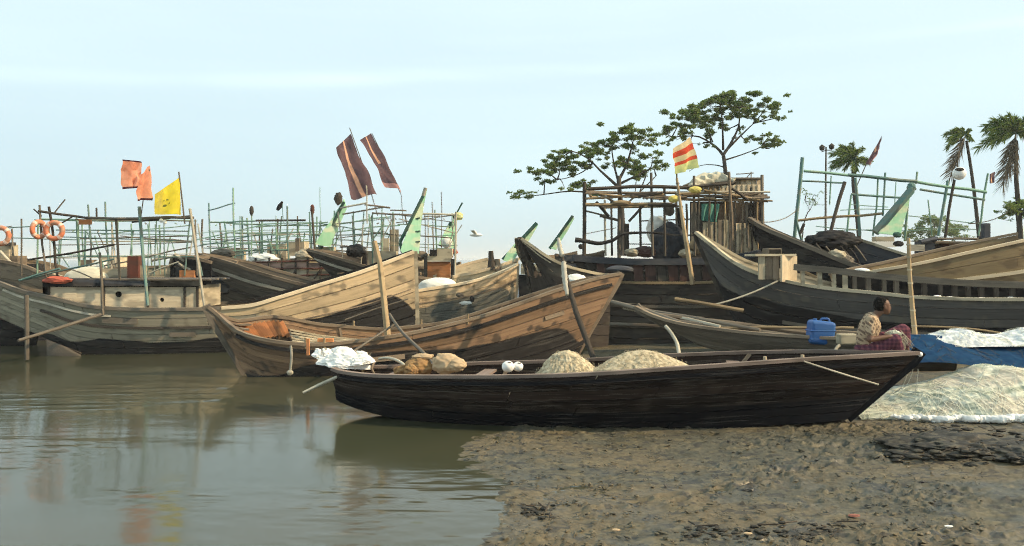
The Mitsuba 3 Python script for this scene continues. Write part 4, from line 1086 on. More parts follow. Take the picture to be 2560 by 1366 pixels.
roll = [at(1438, 600, YF - .2), at(1462, 603, YF - .2), at(1496, 609, YF - .2), at(1530, 602, YF - .2), at(1562, 584, YF - .2), at(1610, 582, YF - .2), at(1656, 584, YF - .2)]
single('rolled_awning', tube(roll, [.07, .055, .05, .045, .04, .03, .025], 8, dense=4), 'm_black_board', 'black rolled awning sagging between the front posts of the big trawler', 'awning')
q = at(1452, 617, YF - .2)
single('fender', trimesh.creation.icosphere(2, .07).apply_translation(q), 'm_black_board', 'round black fender hanging under the end of the rolled awning', 'fender')
# deckhouse
YD = 24.3
for i, (x0, x1, mm) in enumerate(((1728, 1742, 'm_pole_grey'), (1743, 1756, 'm_hull_dark'), (1795, 1808, 'm_pole_grey'), (1809, 1822, 'm_cream_board'), (1823, 1834, 'm_pole_grey'))):
    wall_panel(big, mm, x0, x1, 508 if i in (0, 4) else 550, 640, YD, .05, name='deckhouse_board', rz=.15)
wall_panel(big, 'm_hull_dark', 1726, 1836, 505, 642, YD + .5, .06, name='deckhouse_wall')
for i in range(4):
    wall_panel(big, 'm_cream_board' if i % 2 else 'm_roof_tan', 1757 + i * 9.6, 1765.6 + i * 9.6, 556, 640, YD, .05, name='deckhouse_board', rz=.2)
k = single('curtain', cloth((at(1752, 510, YD - .06), at(1796, 510, YD - .06), at(1794, 556, YD - .06), at(1756, 552, YD - .06)), wave=.05, fr=2.5, seed=8)[:2], mat('m_cloth_teal', color=(0.09, 0.26, 0.21), rough=0.9), 'teal curtain hung in the window of the dark trawler deckhouse', 'curtain', smooth=True)
wall_panel(big, 'm_hull_dark', 1836, 1908, 506, 560, YD + .2, .06, name='deckhouse_wall')
for i in range(5):
    wall_panel(big, ('m_roof_tan', 'm_cream_board')[i % 2], 1836 + i * 12, 1847.4 + i * 12, 558, 640, YD + .1, .05, name='deckhouse_board', rz=.2)
wall_panel(big, 'm_black_board', 1884, 1906, 504, 600, YD + .15, .05, name='doorway')
wall_panel(big, 'm_float_white', 1892, 1900, 578, 626, YD + .05, .04, name='door_frame')
for i, x in enumerate((1748, 1772, 1788, 1812, 1842, 1856, 1880, 1896)):
    pole(big, (gy, br, dk, bb)[i % 4], at(x + rng.uniform(-4, 4), 470 + 6 * (i % 3), YF + .1), at(x + rng.uniform(-4, 4), 632, YF + .1), .026, 'post', bend=.03)
for i in range(7):
    x = 1735 + i * 24
    pole(big, (br, bb, gy)[i % 3], at(x, 500 - (i * 7) % 14, YF - .15), at(x + 52, 494 + (i * 9) % 15, YF - .15), .028, 'roof_cane', bend=.04)
v_, f_, _ = tube([at(1722, 474, YF + .2), at(1738, 458, YF + .3), at(1762, 449, YF + .5), at(1800, 446, YF + .6), at(1834, 452, YF + .5)], [.05, .14, .17, .15, .06], 12, dense=6)
v_ = v_ + (meshkit.fbm(v_ * [9, 9, 14], 3, 5)[:, None] - .5) * np.array([.10, -.22, .16])
single('roof_tarp', (v_, f_), 'm_tarp_pale', 'bulging weathered canvas rolled along the roof edge of the trawler deckhouse', 'tarpaulin', smooth=True)
# low upper cabin of pale boards
p0, p1 = at(1756, 444, YD + .2), at(1904, 492, YD + .2)
for i in range(12):
    x = 1746 + i * 13.2
    wall_panel(big, ('m_roof_tan', 'm_cream_board', 'm_rail_pale')[i % 3], x, x + 12.4, 449 - (3 if i > 8 else 0) * 1.5, 486, YD + .2, .04, name='upper_board', rz=.25)
for i in range(8):
    x = 1805 + i * 12.6
    wall_panel(big, ('m_roof_tan', 'm_rail_pale')[i % 2], x, x + 12, 462, 496, YD - .1, .04, name='upper_board', rz=.25)
poles(big, [((1740, 449, YD), (1906, 447, YD), .05, gy, 'eave'), ((1742, 462, YD - .1), (1838, 457, YD - .1), .06, dk, 'eave'), ((1722, 470, YD), (1748, 449, YD + .1), .09, dk, 'eave'), ((1840, 436, YD + .3), (1884, 433, YD + .3), .02, gy, 'aerial'), ((1860, 452, YD + .3), (1878, 432, YD + .3), .018, gy, 'aerial'), ((1878, 430, YD + .3), (1878, 446, YD + .3), .02, gy, 'aerial')])
for k_ in range(5):
    y = YD + .3 + k_ * .4
    a, b = at(1744, 449, YD), at(1906, 445, YD)
    obj('roof_plank', bar(np.array([[a[0], y, a[2]], [b[0], y, b[2]]]), .37, .03), 'm_cream_board' if k_ % 2 else 'm_old_board', big)
c = at(1738, 475, YF - .4)
single('straw_bundle', lump(c, (.17, .12, .09), 12, .2), mat('m_yellow_cloth', color=(0.60, 0.50, 0.14), rough=0.9), 'yellow bundle tied under the eave of the trawler deckhouse', 'bundle')
c = at(1553, 508, YF - .25)
single('straw_bundle', lump(c, (.26, .12, .07), 13, .25), 'm_bamboo', 'tan cane bundle lashed on the bamboo roof near the tree trunk', 'bundle')
c = at(1684, 498, YF - .3)
single('straw_bundle', lump(c, (.14, .12, .10), 14, .25), 'm_yellow_cloth', 'small yellow bundle beside the leaning flag pole', 'bundle')
c = at(1674, 526, YR - .3)
single('net_bundle', lump(c, (.13, .13, .17), 15, .3), 'm_pole_grey', 'grey net bundle hung from the bamboo roof', 'bundle')
# sail cloth and dark netting on deck
c = at(1640, 575, YR)
single('sail_cloth', lump(c, (.28, .2, .42), 16, .22, rz=.2), 'm_sack_white', 'cream cloth hanging between the posts of the bamboo rack', 'cloth')
c = at(1672, 612, YR - .2)
single('dark_netting', lump(c, (.55, .4, .62), 17, .25), 'm_slate_board', 'heap of dark netting under the bamboo rack', 'net')
for i, (px, py, sx, sz, mm, lab) in enumerate(((1612, 630, .3, .16, 'm_dark_red', 'dark red heap on the trawler deck, left of the dark netting'), (1745, 615, .25, .22, 'm_bamboo', 'tan heap of rope on deck at the foot of the deckhouse'), (1715, 634, .2, .12, 'm_cream_board', 'pale sack on deck beside the leaning flag pole'), (1580, 632, .2, .12, 'm_cream_board', 'pale sack on the left part of the trawler deck'))):
    single('deck_heap', lump(at(px, py, YF + .3), (sx, .3, sz), 20 + i, .2), mm, lab, 'heap')
c = at(1550, 674, 23.0)
single('overturned_basin', lump(c, (.36, .3, .10), 26, .12), 'm_slate_board', 'dark shallow basin at the tip of the brown bow', 'basin')

# dark pointed prow left of the trawler
P2 = Hull((0.15, 22.2), (4.2, 25.5), LH, [(1303, 600), (1330, 618), (1360, 640), (1400, 662), (1440, 676), (1520, 690)], [(1362, 690), (1375, 720), (1400, 800), (1450, 860), (1520, 870)], kfac=.6)
prow = thing('dark_boat', 'dark boat with a sharp rising prow between the grimy cream boat and the trawler', 'boat')
P2.planks(prow, 6, 'm_hull_dark', M=22, breaks=0, seed=32)
P2.rail(prow, 'm_cream_board', wd=.12, ht=.07, M=24)
P2.stem(prow, 0, 'm_hull_dark', .12, .06)
P2.deck(prow, 'm_cream_board', .01, .30, .02, n=3)
wall_panel(prow, 'm_cream_board', 1302, 1366, 660, 686, 24.6, .05, name='side_board')
wall_panel(prow, 'm_black_board', 1296, 1390, 687, 800, 24.7, .06, name='side_board')
wall_panel(prow, 'm_slate_board', 1384, 1440, 660, 720, 23.0, .05, name='side_board')
c = at(1438, 702, 22.0)
single('sack', lump(c, (.3, .25, .16), 33, .15), 'm_sack_white', 'pale sack lying just behind the brown bow', 'sack')
f5, h5 = far_boat('boat with a thin pale slanting fin, behind the dark prow', (1.2, 26.2), (3.0, 26.8), RH, [(1372, 640), (1420, 644), (1480, 640), (1510, 632)], [(1372, 700), (1440, 710), (1505, 690)], 'm_old_board', 3, seed=34)
flat_panel(f5, 'fin_board', 'm_fin_green', [(1374, 620), (1390, 596), (1412, 568), (1430, 540), (1436, 546), (1420, 576), (1402, 604), (1390, 626)], 26.4, .1, .25)
pole(f5, 'm_fin_dark', at(1374, 622, 26.3), at(1432, 540, 26.3), .05, 'fin_spar', bend=0)
mp = thing('mooring_post', 'leaning dark mooring pole with white cloth wound round its top, before the brown bow', 'post')
obj('shaft', tube([at(1397, 600, 18.3), at(1412, 680, 18.0), at(1440, 780, 17.5), at(1484, 898, 17.0)], [.035, .045, .055, .055], 8), 'm_pole_dark', mp)
wrap = [at(1393, 590, 18.25), at(1402, 618, 18.15), at(1412, 645, 18.05)]
def crumpled(pts, rad, seed, sides=9, dense=8):
    v, f, uv = tube(pts, rad, sides, dense=dense)
    q = v * [30, 30, 16]
    return v + (meshkit.fbm(q, 3, seed)[:, None] - .5) * .09 * unit(meshkit.fbm(v * 20, 2, seed + 1)[:, None] * np.array([1, -1, .2]) - [.4, -.6, 0]), f


mat('m_rag_grey', color=(.46, .43, .35), rough=.95)
obj('cloth_wrap', crumpled([at(1396, 596, 18.3), at(1400, 618, 18.2), at(1406, 640, 18.08)], [.03, .05, .045], 35), 'm_rag_grey', mp, smooth=True)
obj('cloth_wrap', crumpled([at(1409, 655, 18.02), at(1412, 690, 17.9), at(1418, 738, 17.7)], [.05, .055, .04], 36), 'm_rag_grey', mp, smooth=True)

# ================================================================ long dark boat on the right (timber heads and upper rail)
I2 = Hull((4.45, 21.4), (13.4, 18.6), [(0, .05), (.06, .3), (.15, .62), (.3, 1.0), (.55, 1.25), (.8, 1.2), (1, .9)],
          [(1740, 584), (1785, 620), (1830, 655), (1871, 678), (1951, 703), (2065, 724), (2190, 736), (2300, 747), (2450, 752), (2600, 752), (2720, 748)],
          [(1828, 790), (1860, 838), (1930, 868), (2050, 880), (2300, 886), (2700, 884)], kfac=.62, heel=((0, .05), (.08, .16), (.25, .12), (.45, 0), (1, 0)))
tarI = I2.line([(1772, 690), (1800, 712), (1900, 744), (2000, 768), (2120, 796), (2300, 812), (2560, 820)])
woodmat('m_hull_slate', (0.105, 0.10, 0.092), (0.058, 0.056, 0.054), stain=(0.16, 0.14, 0.10), amount=0.45, tone=0.4, tar=tarI, L=I2.L, N=6, tarcol=(0.012, 0.011, 0.011))
longb = thing('dark_boat', 'long slate grey boat with open timber heads along its side, at the right', 'boat')
I2.planks(longb, 6, 'm_hull_slate', M=44, breaks=1, seed=41, sides=(1,))
I2.planks(longb, 5, 'm_cream_board', M=30, breaks=0, seed=40, sides=(-1,), bottom=False, name='far_plank')
I2.rail(longb, 'm_cream_board', wd=.13, ht=.07, off=.01, M=50)
I2.rail(longb, 'm_pole_grey', t=.62, wd=.04, ht=.08, off=.03, dz=0, sides=(1,), name='rubbing_strake', w0=.2, M=40)
I2.stem(longb, 0, 'm_hull_dark', .12, .06)
I2.deck(longb, 'm_cream_board', .02, .26, .10, n=5)
I2.deck(longb, 'm_old_board', .26, .97, .22, n=7)
ur = [(1984, 668, 19.7), (2080, 676, 19.5), (2190, 690, 19.25), (2300, 700, 19.0), (2430, 709, 18.8), (2560, 713, 18.6), (2700, 712, 18.4)]
up = np.array([at(*q) for q in ur])
obj('upper_rail', bar(np.stack([np.interp(np.linspace(0, 6, 30), range(7), up[:, k]) for k in range(3)], -1), .08, .14), 'm_pole_grey', longb)
obj('upper_rail', bar(np.array([at(1960, 656, 20.4), at(2010, 680, 20.2), at(2040, 694, 20.1)]), .06, .06), 'm_bamboo', longb)
for i, px in enumerate((2006, 2048, 2084, 2112, 2136, 2170, 2210, 2240, 2275, 2310, 2350, 2386, 2420, 2452, 2490, 2530)):
    Yp = np.interp(px, [q[0] for q in ur], [q[2] for q in ur])
    y0 = np.interp(px, [q[0] for q in ur], [q[1] for q in ur])
    y1 = np.interp(px, [1951, 2065, 2190, 2300, 2560], [703, 724, 736, 747, 752])
    a, b = at(px, y0, Yp + .02), at(px + 1, y1 + 2, Yp + .02)
    obj('timber_head', bar(np.array([b, a + [0, 0, .0]]), .075 + .02 * (i % 2), .08, up=(0, 1, 0)), ('m_cream_board', 'm_pole_grey', 'm_pole_dark')[(px > 2120) + (px > 2260)], longb)
for i, (px, py) in enumerate(((2318, 744), (2343, 742), (2374, 745), (2454, 747), (2527, 746))):
    single('float', lump(at(px, py, 18.85 - i * .05), (.09, .05, .035), 50 + i, .1, sub=2), 'm_float_white', f'small pale float on the side rail of the slate boat, {("first", "second", "third", "fourth", "fifth")[i]} from the left', 'float')
ib = np.array([at(q[0], (q[1] + np.interp(q[0], [1951, 2065, 2190, 2300, 2560], [703, 724, 736, 747, 752])) / 2 + 4, q[2] + .22) for q in ur[1:]])
obj('inner_bulwark', bar(ib, .04, .40), 'm_black_board', longb)
# timber box near the prow
bx = thing('timber_box', 'pale upright timber hatch box near the prow of the slate boat', 'box')
bc = at(1940, 668, 20.0)
for i, (x, m_) in enumerate(((-.33, 'm_cream_board'), (-.17, 'm_old_board'), (-.01, 'm_old_board'))):  # front mostly in darker boards, its shade put into the colour
    obj('front_board', box((bc[0] + x, bc[1] - .02 + i * .01, bc[2] - .02), (.15, .05, .52), 0.1), m_, bx)
obj('side_board', box((bc[0] + .20, bc[1] - .04, bc[2] - .03), (.27, .05, .60), 0.55), 'm_rail_pale', bx)  # right face in paler boards, sunlight put into the colour
obj('side_board', box((bc[0] + .42, bc[1] + .12, bc[2] - .03), (.22, .05, .56), 0.55), 'm_rail_pale', bx)
obj('lid', box((bc[0] - .06, bc[1] + .25, bc[2] + .27), (.95, .70, .05), 0.08), 'm_cream_board', bx)
single('crate', rbox(at(1930, 636, 20.5), (.36, .3, .28), .03, .2), 'm_pole_grey', 'grey block resting on the lid of the timber hatch box', 'block')
single('rope', tube([at(1786, 762, 19.6), at(1860, 740, 19.7), at(1944, 703, 19.9)], .022, 6, dense=4), 'm_pole_pale', 'pale mooring rope running up to the slate boat rail', 'rope')
single('rope', tube([at(2284, 816, 17.6), at(2360, 818, 17.4), at(2440, 824, 17.2), at(2520, 836, 17.0), at(2600, 846, 16.8)], .022, 6, dense=3), 'm_bamboo', 'tan rope running along the foot of the slate boat above the white net', 'rope')
single('pole', tube([at(1687, 748, 19.4), at(1760, 759, 19.2), at(1859, 777, 19.0)], [.045, .04, .045], 7), 'm_bamboo', 'short pale bamboo lying in front of the dark trawler side', 'pole')
pc = thing('bamboo_pole', 'upright pale bamboo pole standing right of the seated person', 'pole')
pts = [at(2271, 596, 14.4), at(2274, 680, 14.35), at(2281, 770, 14.3), at(2291, 872, 14.2)]
obj('cane', tube(pts, [.028, .034, .04, .045], 8, dense=4), 'm_cane_yellow' if 'm_cane_yellow' in PALETTE else 'm_bamboo', pc)
for i in range(8):
    s = (i + .5) / 8 * 3
    q = np.array([np.interp(s, range(4), np.array(pts)[:, k]) for k in range(3)])
    obj('cane_joint', tube([q - [0, 0, .012], q + [0, 0, .012]], .041 + .001 * i, 8), 'm_cream_board', pc)

# ================================================================ dark hulls behind on the right
J1 = Hull((6.3, 24.0), (9.6, 22.6), LH, [(1874, 550), (1910, 573), (1960, 595), (2000, 612), (2060, 637), (2116, 661), (2200, 690)], [(1915, 660), (1960, 700), (2050, 740), (2190, 760)], kfac=.6)
j1 = thing('dark_boat', 'black boat with a long rising prow beside the trawler deckhouse', 'boat')
J1.planks(j1, 6, 'm_black_board', M=22, breaks=0, seed=42)
J1.rail(j1, 'm_pole_grey', wd=.12, ht=.10, M=24)
J1.stem(j1, 0, 'm_black_board', .12, .06)
J2 = Hull((8.4, 25.5), (15.0, 24.0), [(0, .2), (.15, .9), (.5, 1.2), (.85, 1.0), (1, .3)], [(2040, 596), (2110, 596), (2160, 606), (2220, 626), (2300, 648), (2400, 656), (2520, 640), (2600, 620)], [(2060, 700), (2200, 745), (2400, 760), (2590, 740)], kfac=.6)
j2 = thing('dark_boat', 'slate sided boat under the green pole frame at the right', 'boat')
J2.planks(j2, 5, 'm_slate_board', M=24, breaks=0, seed=43)
J2.rail(j2, 'm_cream_board', wd=.14, ht=.07, M=24)
J2.deck(j2, 'm_old_board', .05, .95, .1, n=5)
wall_panel(j2, 'm_orange_board', 2134, 2150, 620, 660, 24.6, .06, name='side_board')
wall_panel(j2, 'm_red_board', 2151, 2166, 622, 664, 24.6, .06, name='side_board')
for i in range(8):
    x = 2338 + i * 18.4
    wall_panel(j2, ('m_hull_dark', 'm_dark_red', 'm_old_board')[i % 3], x, x + 17.6, 610, 652, 25.4, .05, name='cabin_board')
wall_panel(j2, 'm_slate_board', 2302, 2337, 604, 650, 25.2, .4, name='cabin_side')
poles(j2, [((2300, 606, 25.0), (2340, 597, 25.2), .10, 'm_slate_board', 'eave'), ((2338, 606, 25.2), (2480, 610, 25.2), .06, br, 'eave'), ((2338, 598, 25.6), (2560, 600, 25.6), .05, gy, 'eave')])
for i in range(4):
    a, b = at(2335, 606, 25.2), at(2485, 609, 25.2)
    obj('roof_plank', bar(np.array([[a[0], 25.3 + i * .4, a[2] + .02 * i], [b[0], 25.3 + i * .4, b[2] + .02 * i]]), .37, .03), 'm_old_board', j2)
wall_panel(j2, 'm_sack_white', 2160, 2240, 604, 618, 25.0, .3, name='hatch_board')
wall_panel(j2, 'm_cream_board', 2190, 2236, 592, 604, 25.6, .3, name='hatch_board')
wall_panel(j2, 'm_pole_pale', 2272, 2312, 612, 628, 24.8, .1, name='hatch_board')
st = thing('smokestack', 'dark stepped engine stack standing on the far right cabin roof', 'chimney')
obj('pipe', rbox(at(2464, 578, 25.0), (.20, .20, .44), .03), 'm_slate_board', st)
obj('base_block', rbox(at(2470, 606, 25.0), (.42, .3, .26), .04), 'm_black_board', st)
c = at(2243, 588, 24.6)
single('bundle', lump(c, (.11, .1, .08), 44, .3), 'm_fin_dark', 'round dark bundle on the rail right of the green far fin', 'bundle')
c = at(2246, 610, 24.5)
single('bundle', lump(c, (.14, .12, .08), 45, .15), 'm_black_board', 'black bundle below the round dark one, on the slate sided boat', 'bundle')
nb = thing('net_heap', 'black fishing net heaped over the bow of the slate sided boat', 'net')
obj('netting', lump(at(2085, 606, 24.6), (.75, .6, .30), 46, .3, 2.4, 4), 'm_black_board', nb, smooth=True)
for i in range(9):
    a = at(2040 + i * 12, 610 + (i * 13) % 20, 24.0)
    obj('strand', tube([a, a + [.12, -.05, -.16], a + [.2 + .05 * (i % 3), -.05, -.42]], .022, 5), ('m_pole_grey', 'm_black_board')[i % 2], nb)
for i, (px, py) in enumerate(((2092, 640), (2110, 652))):
    single('gear_heap', lump(at(px, py, 23.6), (.24, .2, .16), 48 + i, .35), ('m_cream_board', 'm_pole_grey')[i], ('pale tangled gear on the rail of the black boat, the left heap', 'grey tangled gear on the rail of the black boat, the right heap')[i], 'gear')
J4 = Hull((7.6, 20.6), (13.6, 20.9), [(0, .6), (.2, .9), (.6, 1.0), (1, .5)], [(2130, 692), (2182, 682), (2300, 662), (2409, 638), (2500, 618), (2560, 605), (2660, 582)], [(2140, 770), (2300, 780), (2500, 780), (2650, 760)], kfac=.65)
woodmat('m_hull_tan', (0.30, 0.225, 0.125), (0.185, 0.135, 0.075), stain=(0.10, 0.07, 0.045), amount=.6, tone=.35)
j4 = thing('tan_boat', 'light tan boat rising to the right edge behind the slate boat', 'boat')
J4.planks(j4, 5, 'm_hull_tan', M=26, breaks=1, seed=47)
J4.rail(j4, 'm_rail_pale', wd=.11, ht=.06, M=26, sides=(1,))
J4.rail(j4, 'm_old_board', wd=.11, ht=.06, M=26, sides=(-1,), name='far_gunwale')
J4.rail(j4, 'm_cream_board', t=.42, wd=.05, ht=.08, off=.03, dz=0, sides=(1,), name='rubbing_strake', M=26)
J4.deck(j4, 'm_old_board', .05, .95, .15, n=5)
single('plastic_sheet', lump(at(2155, 677, 20.8), (.17, .2, .06), 49, .2), 'm_float_white', 'folded white plastic sheet on the near end of the tan boat', 'sheet')
# green pole frame at the far right, on the slate sided boat
YM = 27.0
poles(j2, [
    ((2006, 394, YM), (1986, 596, YM), .075, tl, 'mast'), ((2010, 428, YM), (2130, 440, YM), .06, gn2, 'beam'), ((2120, 438, YM), (2292, 454, YM), .075, tl, 'beam'), ((2280, 453, YM), (2466, 481, YM), .065, gn2, 'beam'),
    ((2006, 453, YM), (2114, 458, YM), .04, tl, 'beam'), ((2300, 474, YM), (2462, 500, YM), .05, tl, 'beam'), ((2112, 456, YM - 1.5), (2062, 626, YM - 2.2), .075, 'm_pole_dark', 'mast'), ((2138, 445, YM), (2150, 590, YM), .06, tl), ((2078, 440, YM + 1), (2074, 512, YM + 1), .03, gn2),
    ((2195, 442, YM), (2182, 590, YM), .035, gn2), ((2213, 432, YM), (2207, 540, YM), .04, tl), ((2272, 480, YM), (2262, 600, YM), .05, gn2), ((2293, 430, YM), (2290, 460, YM), .04, gn2), ((2370, 452, YM), (2346, 590, YM), .06, tl), ((2386, 450, YM - 1), (2362, 600, YM - 1), .055, dk), ((2470, 434, YM), (2446, 590, YM), .04, gn2),
    ((2128, 486, YM), (2266, 496, YM), .05, tl, 'rail'), ((1994, 552, YM), (2206, 534, YM), .06, 'm_bamboo', 'boom'), ((2128, 512, YM + .6), (2220, 518, YM + .6), .02, gn2, 'rail'), ((2100, 526, YM + .6), (2240, 524, YM + .6), .02, gn2, 'rail'),
    ((2040, 566, YM + .5), (2200, 580, YM + .5), .02, gn2, 'rail'), ((2040, 580, YM + .5), (2340, 574, YM + .5), .02, gn2, 'rail'), ((2270, 540, YM + .5), (2450, 560, YM + .5), .02, gn2, 'rail'), ((2280, 570, YM + .5), (2440, 574, YM + .5), .02, gn2, 'rail'), ((2128, 488, YM), (2116, 590, YM), .04, gn2), ((2420, 560, YM), (2440, 552, YM), .02, tl, 'rail'),
    ((1990, 548, YM - .4), (2004, 600, YM - .4), .05, tl), ((2000, 585, YM - .5), (2010, 560, YM - .5), .06, dk, 'cleat'), ((2320, 500, YM + .3), (2330, 590, YM + .3), .025, gn2), ((2240, 455, YM + .3), (2236, 540, YM + .3), .02, gn2)])
flat_panel(j2, 'fin_board', 'm_fin_green', [(2188, 584), (2205, 560), (2230, 530), (2255, 502), (2274, 480), (2276, 500), (2268, 530), (2258, 560), (2250, 590)], YM - .3, .1, .25)
pole(j2, 'm_pole_teal', at(2188, 582, YM - .4), at(2278, 476, YM - .4), .12, 'fin_spar', bend=0)
c = at(2278, 470, YM - .3)
single('bundle', lump(c, (.13, .10, .16), 52, .35), 'm_pole_teal', 'teal bundle of rope at the top of the right green fin', 'bundle')
c = at(2398, 434, YM - 1)
sl = thing('signal_lamp', 'round white lamp with a dark cap on a pole of the right frame', 'lamp')
obj('globe', trimesh.creation.icosphere(3, .19).apply_translation(c), 'm_float_white', sl, smooth=True)
obj('cap', lump(c + [-.04, -.1, .10], (.12, .12, .06), 53, .1), 'm_pole_dark', sl)
c = at(2478, 446, YM)
flag('grey_pennant', 3, (at(2474, 436, YM), at(2486, 430, YM), at(2488, 456, YM), at(2474, 460, YM)), 'small grey pennant at the right end of the green pole frame', wave=.03, seed=9)
flag('pink_pennant', 4, (at(2165, 408, YM + 1), at(2206, 338, YM + 1), at(2200, 372, YM + 1), at(2176, 414, YM + 1)), 'faded pinkish pennant streaming from beside the left palm', [at(2166, 410, YM + 1), at(2140, 470, YM + 1)], .015, wave=.04, seed=10)
for nm, a, b, lab in (('stay_rope', at(1908, 556, 24), at(1990, 528, 27), 'thin stay rope from the trawler deckhouse to the green frame'), ('stay_rope', at(2420, 560, 27), at(2520, 530, 27), 'thin stay rope from the engine stack towards the right edge')):
    single(nm, tube([a, (a + b) / 2 - [0, 0, .1], b], .014, 5, dense=3), 'm_pole_grey', lab, 'rope')
# ================================================================ low boat behind the front boat, with poles and blue drum
K2 = Hull((2.2, 16.6), (7.4, 14.7), [(0, .05), (.08, .28), (.25, .55), (.5, .7), (.8, .65), (1, .4)], [(1590, 772), (1640, 796), (1700, 813), (1800, 828), (1900, 839), (2000, 846), (2100, 851), (2290, 858), (2400, 858)], [(1700, 838), (1760, 866), (1850, 886), (1975, 908), (2150, 925), (2390, 925)], kfac=.62)
low = thing('rowing_boat', 'low grey brown boat behind the front boat, loaded with poles', 'boat')
K2.planks(low, 5, 'm_pole_grey', M=30, breaks=1, seed=55)
K2.rail(low, 'm_old_board', wd=.09, ht=.05, M=34)
K2.stem(low, 0, 'm_pole_grey', .1, .06)
K2.deck(low, 'm_old_board', .1, .95, .15, n=5)
K2.ribs(low, 'm_pole_grey', np.linspace(.2, .9, 8), t1=.4)
for i, (a, b, r, m_) in enumerate((
        ((1530, 756, 17.0), (1700, 806, 15.9), .05, gy), ((1560, 768, 16.9), (1800, 818, 15.6), .05, pp), ((1600, 776, 16.6), (1900, 826, 15.3), .045, gy), ((1640, 788, 16.3), (2040, 836, 15.1), .045, br), ((1690, 806, 16.0), (2010, 845, 15.1), .05, gy),
        ((1525, 812, 16.8), (1700, 822, 16.4), .045, gy), ((1800, 822, 15.6), (2030, 820, 15.2), .03, bb), ((1860, 838, 15.3), (1990, 850, 15.0), .04, bb), ((2075, 823, 15.0), (2135, 820, 14.9), .025, bb))):
    lab = f'weathered pole in the low grey boat, {("topmost at the left", "second from the top", "third from the top", "fourth from the top", "lowest of the stack", "sticking out low at the left", "thin tan one left of the blue drum", "short tan one below the others", "thin tan one right of the blue drum")[i]}'
    single('loose_pole', tube([at(*a), (at(*a) + at(*b)) / 2 + [0, 0, .02], at(*b)], [r, r * .9, r * .8], 7), m_, lab, 'pole')
dr_ = thing('plastic_drum', 'squarish blue plastic drum standing in the low boat left of the seated person', 'drum')
dc = at(2051, 832, 14.9)
d_ = join([rbox((0, 0, 0), (.42, .30, .40), .06)])
d_.apply_transform(trimesh.transformations.rotation_matrix(.1, [0, 1, 0]))
obj('body', d_.apply_translation(dc), mat('m_blue_plastic', lambda p, n, uv: mix(mi.Color3f(0.012, 0.075, 0.27), mi.Color3f(0.03, 0.11, 0.28), fbm(p.x * 8, p.y * 8, p.z * 8, octaves=2)), rough=.42, spec=.5), dr_, smooth=35)
obj('cap', trimesh.creation.cylinder(.035, .05, sections=14).apply_translation(dc + [-.10, -.02, .215]), 'm_blue_plastic', dr_, smooth=35)
obj('handle', tube([dc + [0, 0, .19], dc + [.03, 0, .235], dc + [.12, 0, .235], dc + [.15, 0, .18]], .018, 8, dense=3), 'm_blue_plastic', dr_, smooth=True)
for z in (-.10, .04):
    obj('rib', rbox(dc + [0, 0, z], (.43, .31, .022), .01), 'm_blue_plastic', dr_)
single('blue_sheet', lump(at(2000, 888, 14.1), (.33, .06, .07), 57, .15), 'm_blue_plastic', 'strip of blue plastic hanging low on the side of the low boat', 'sheet')
fc = at(2118, 848, 14.0)
single('wooden_block', rbox(fc, (.30, .2, .16), .02), 'm_cream_board', 'pale wooden block beside the seated person', 'block')
single('bent_cane', tube([at(1664, 816, 15.6), at(1680, 836, 15.4), at(1694, 864, 15.2), at(1698, 892, 15.0)], .032, 7, dense=4), 'm_pole_pale', 'bent pale cane hooped behind the right net pile', 'cane')
single('bent_cane', tube([at(2098, 864, 13.6), at(2088, 876, 13.5), at(2082, 898, 13.4)], .025, 7, dense=4), 'm_pole_pale', 'short bent pale cane at the seated person left side', 'cane')
# poles of the brown boat
single('mooring_post', tube([at(936, 604, 17.9), at(950, 660, 17.8), at(960, 750, 17.6), at(969, 838, 17.5)], [.05, .055, .06, .065], 8), 'm_bamboo', 'crooked standing pole in the middle of the brown boat', 'post')
single('rope', tube([at(974, 786, 17.4), at(1010, 836, 16.3), at(1060, 884, 15.0), at(1092, 922, 13.9)], .03, 6, dense=3), 'm_pole_grey', 'slack rope from the crooked standing pole down to the front boat', 'rope')
single('oar', tube([at(870, 888, 16.2), at(930, 848, 16.6), at(985, 812, 17.1)], .022, 6), 'm_pole_grey', 'thin oar across the side of the brown boat below the crooked pole', 'oar')
single('stick', tube([at(862, 800, 18.8), at(940, 772, 19.0), at(1020, 748, 19.2)], .014, 5), 'm_pole_grey', 'thin line stretched across the tarred bow of the long trawler', 'line')
single('net_mound', lump(at(1095, 724, 25.2), (.62, .45, .34), 58, .14, 2.0), 'm_sack_white', 'whitish heap of netting in the grimy cream boat', 'net')
for i, (px, py, sx, sz) in enumerate(((1150, 738, .10, .07), (1164, 758, .16, .05), (1180, 748, .06, .09))):
    single('net_scrap', lump(at(px, py, 24.3 + .012 * (px - 1150)), (sx, .05, sz), 60 + i, .4), ('m_pole_grey', 'm_sack_white', 'm_black_board')[i], ('grey net scrap caught on the grimy cream boat side', 'white net scrap caught on the grimy cream boat side', 'black net scrap caught on the grimy cream boat side')[i], 'net')
# ================================================================ trees behind the boats
def leaf_color(p, n, uv):
    r = cell_rand(p.x * 3, p.y * 3, p.z * 3)
    return mix(mi.Color3f(0.085, 0.155, 0.038), mi.Color3f(0.250, 0.300, 0.080), r * 0.6 + 0.4 * noise(p.x * .9, p.y * .9, p.z * .9))


scene['m_leaf'] = {'type': 'principledthin', 'base_color': proc(leaf_color), 'roughness': 0.6, 'diff_trans': 0.9, 'eta': 1.3}


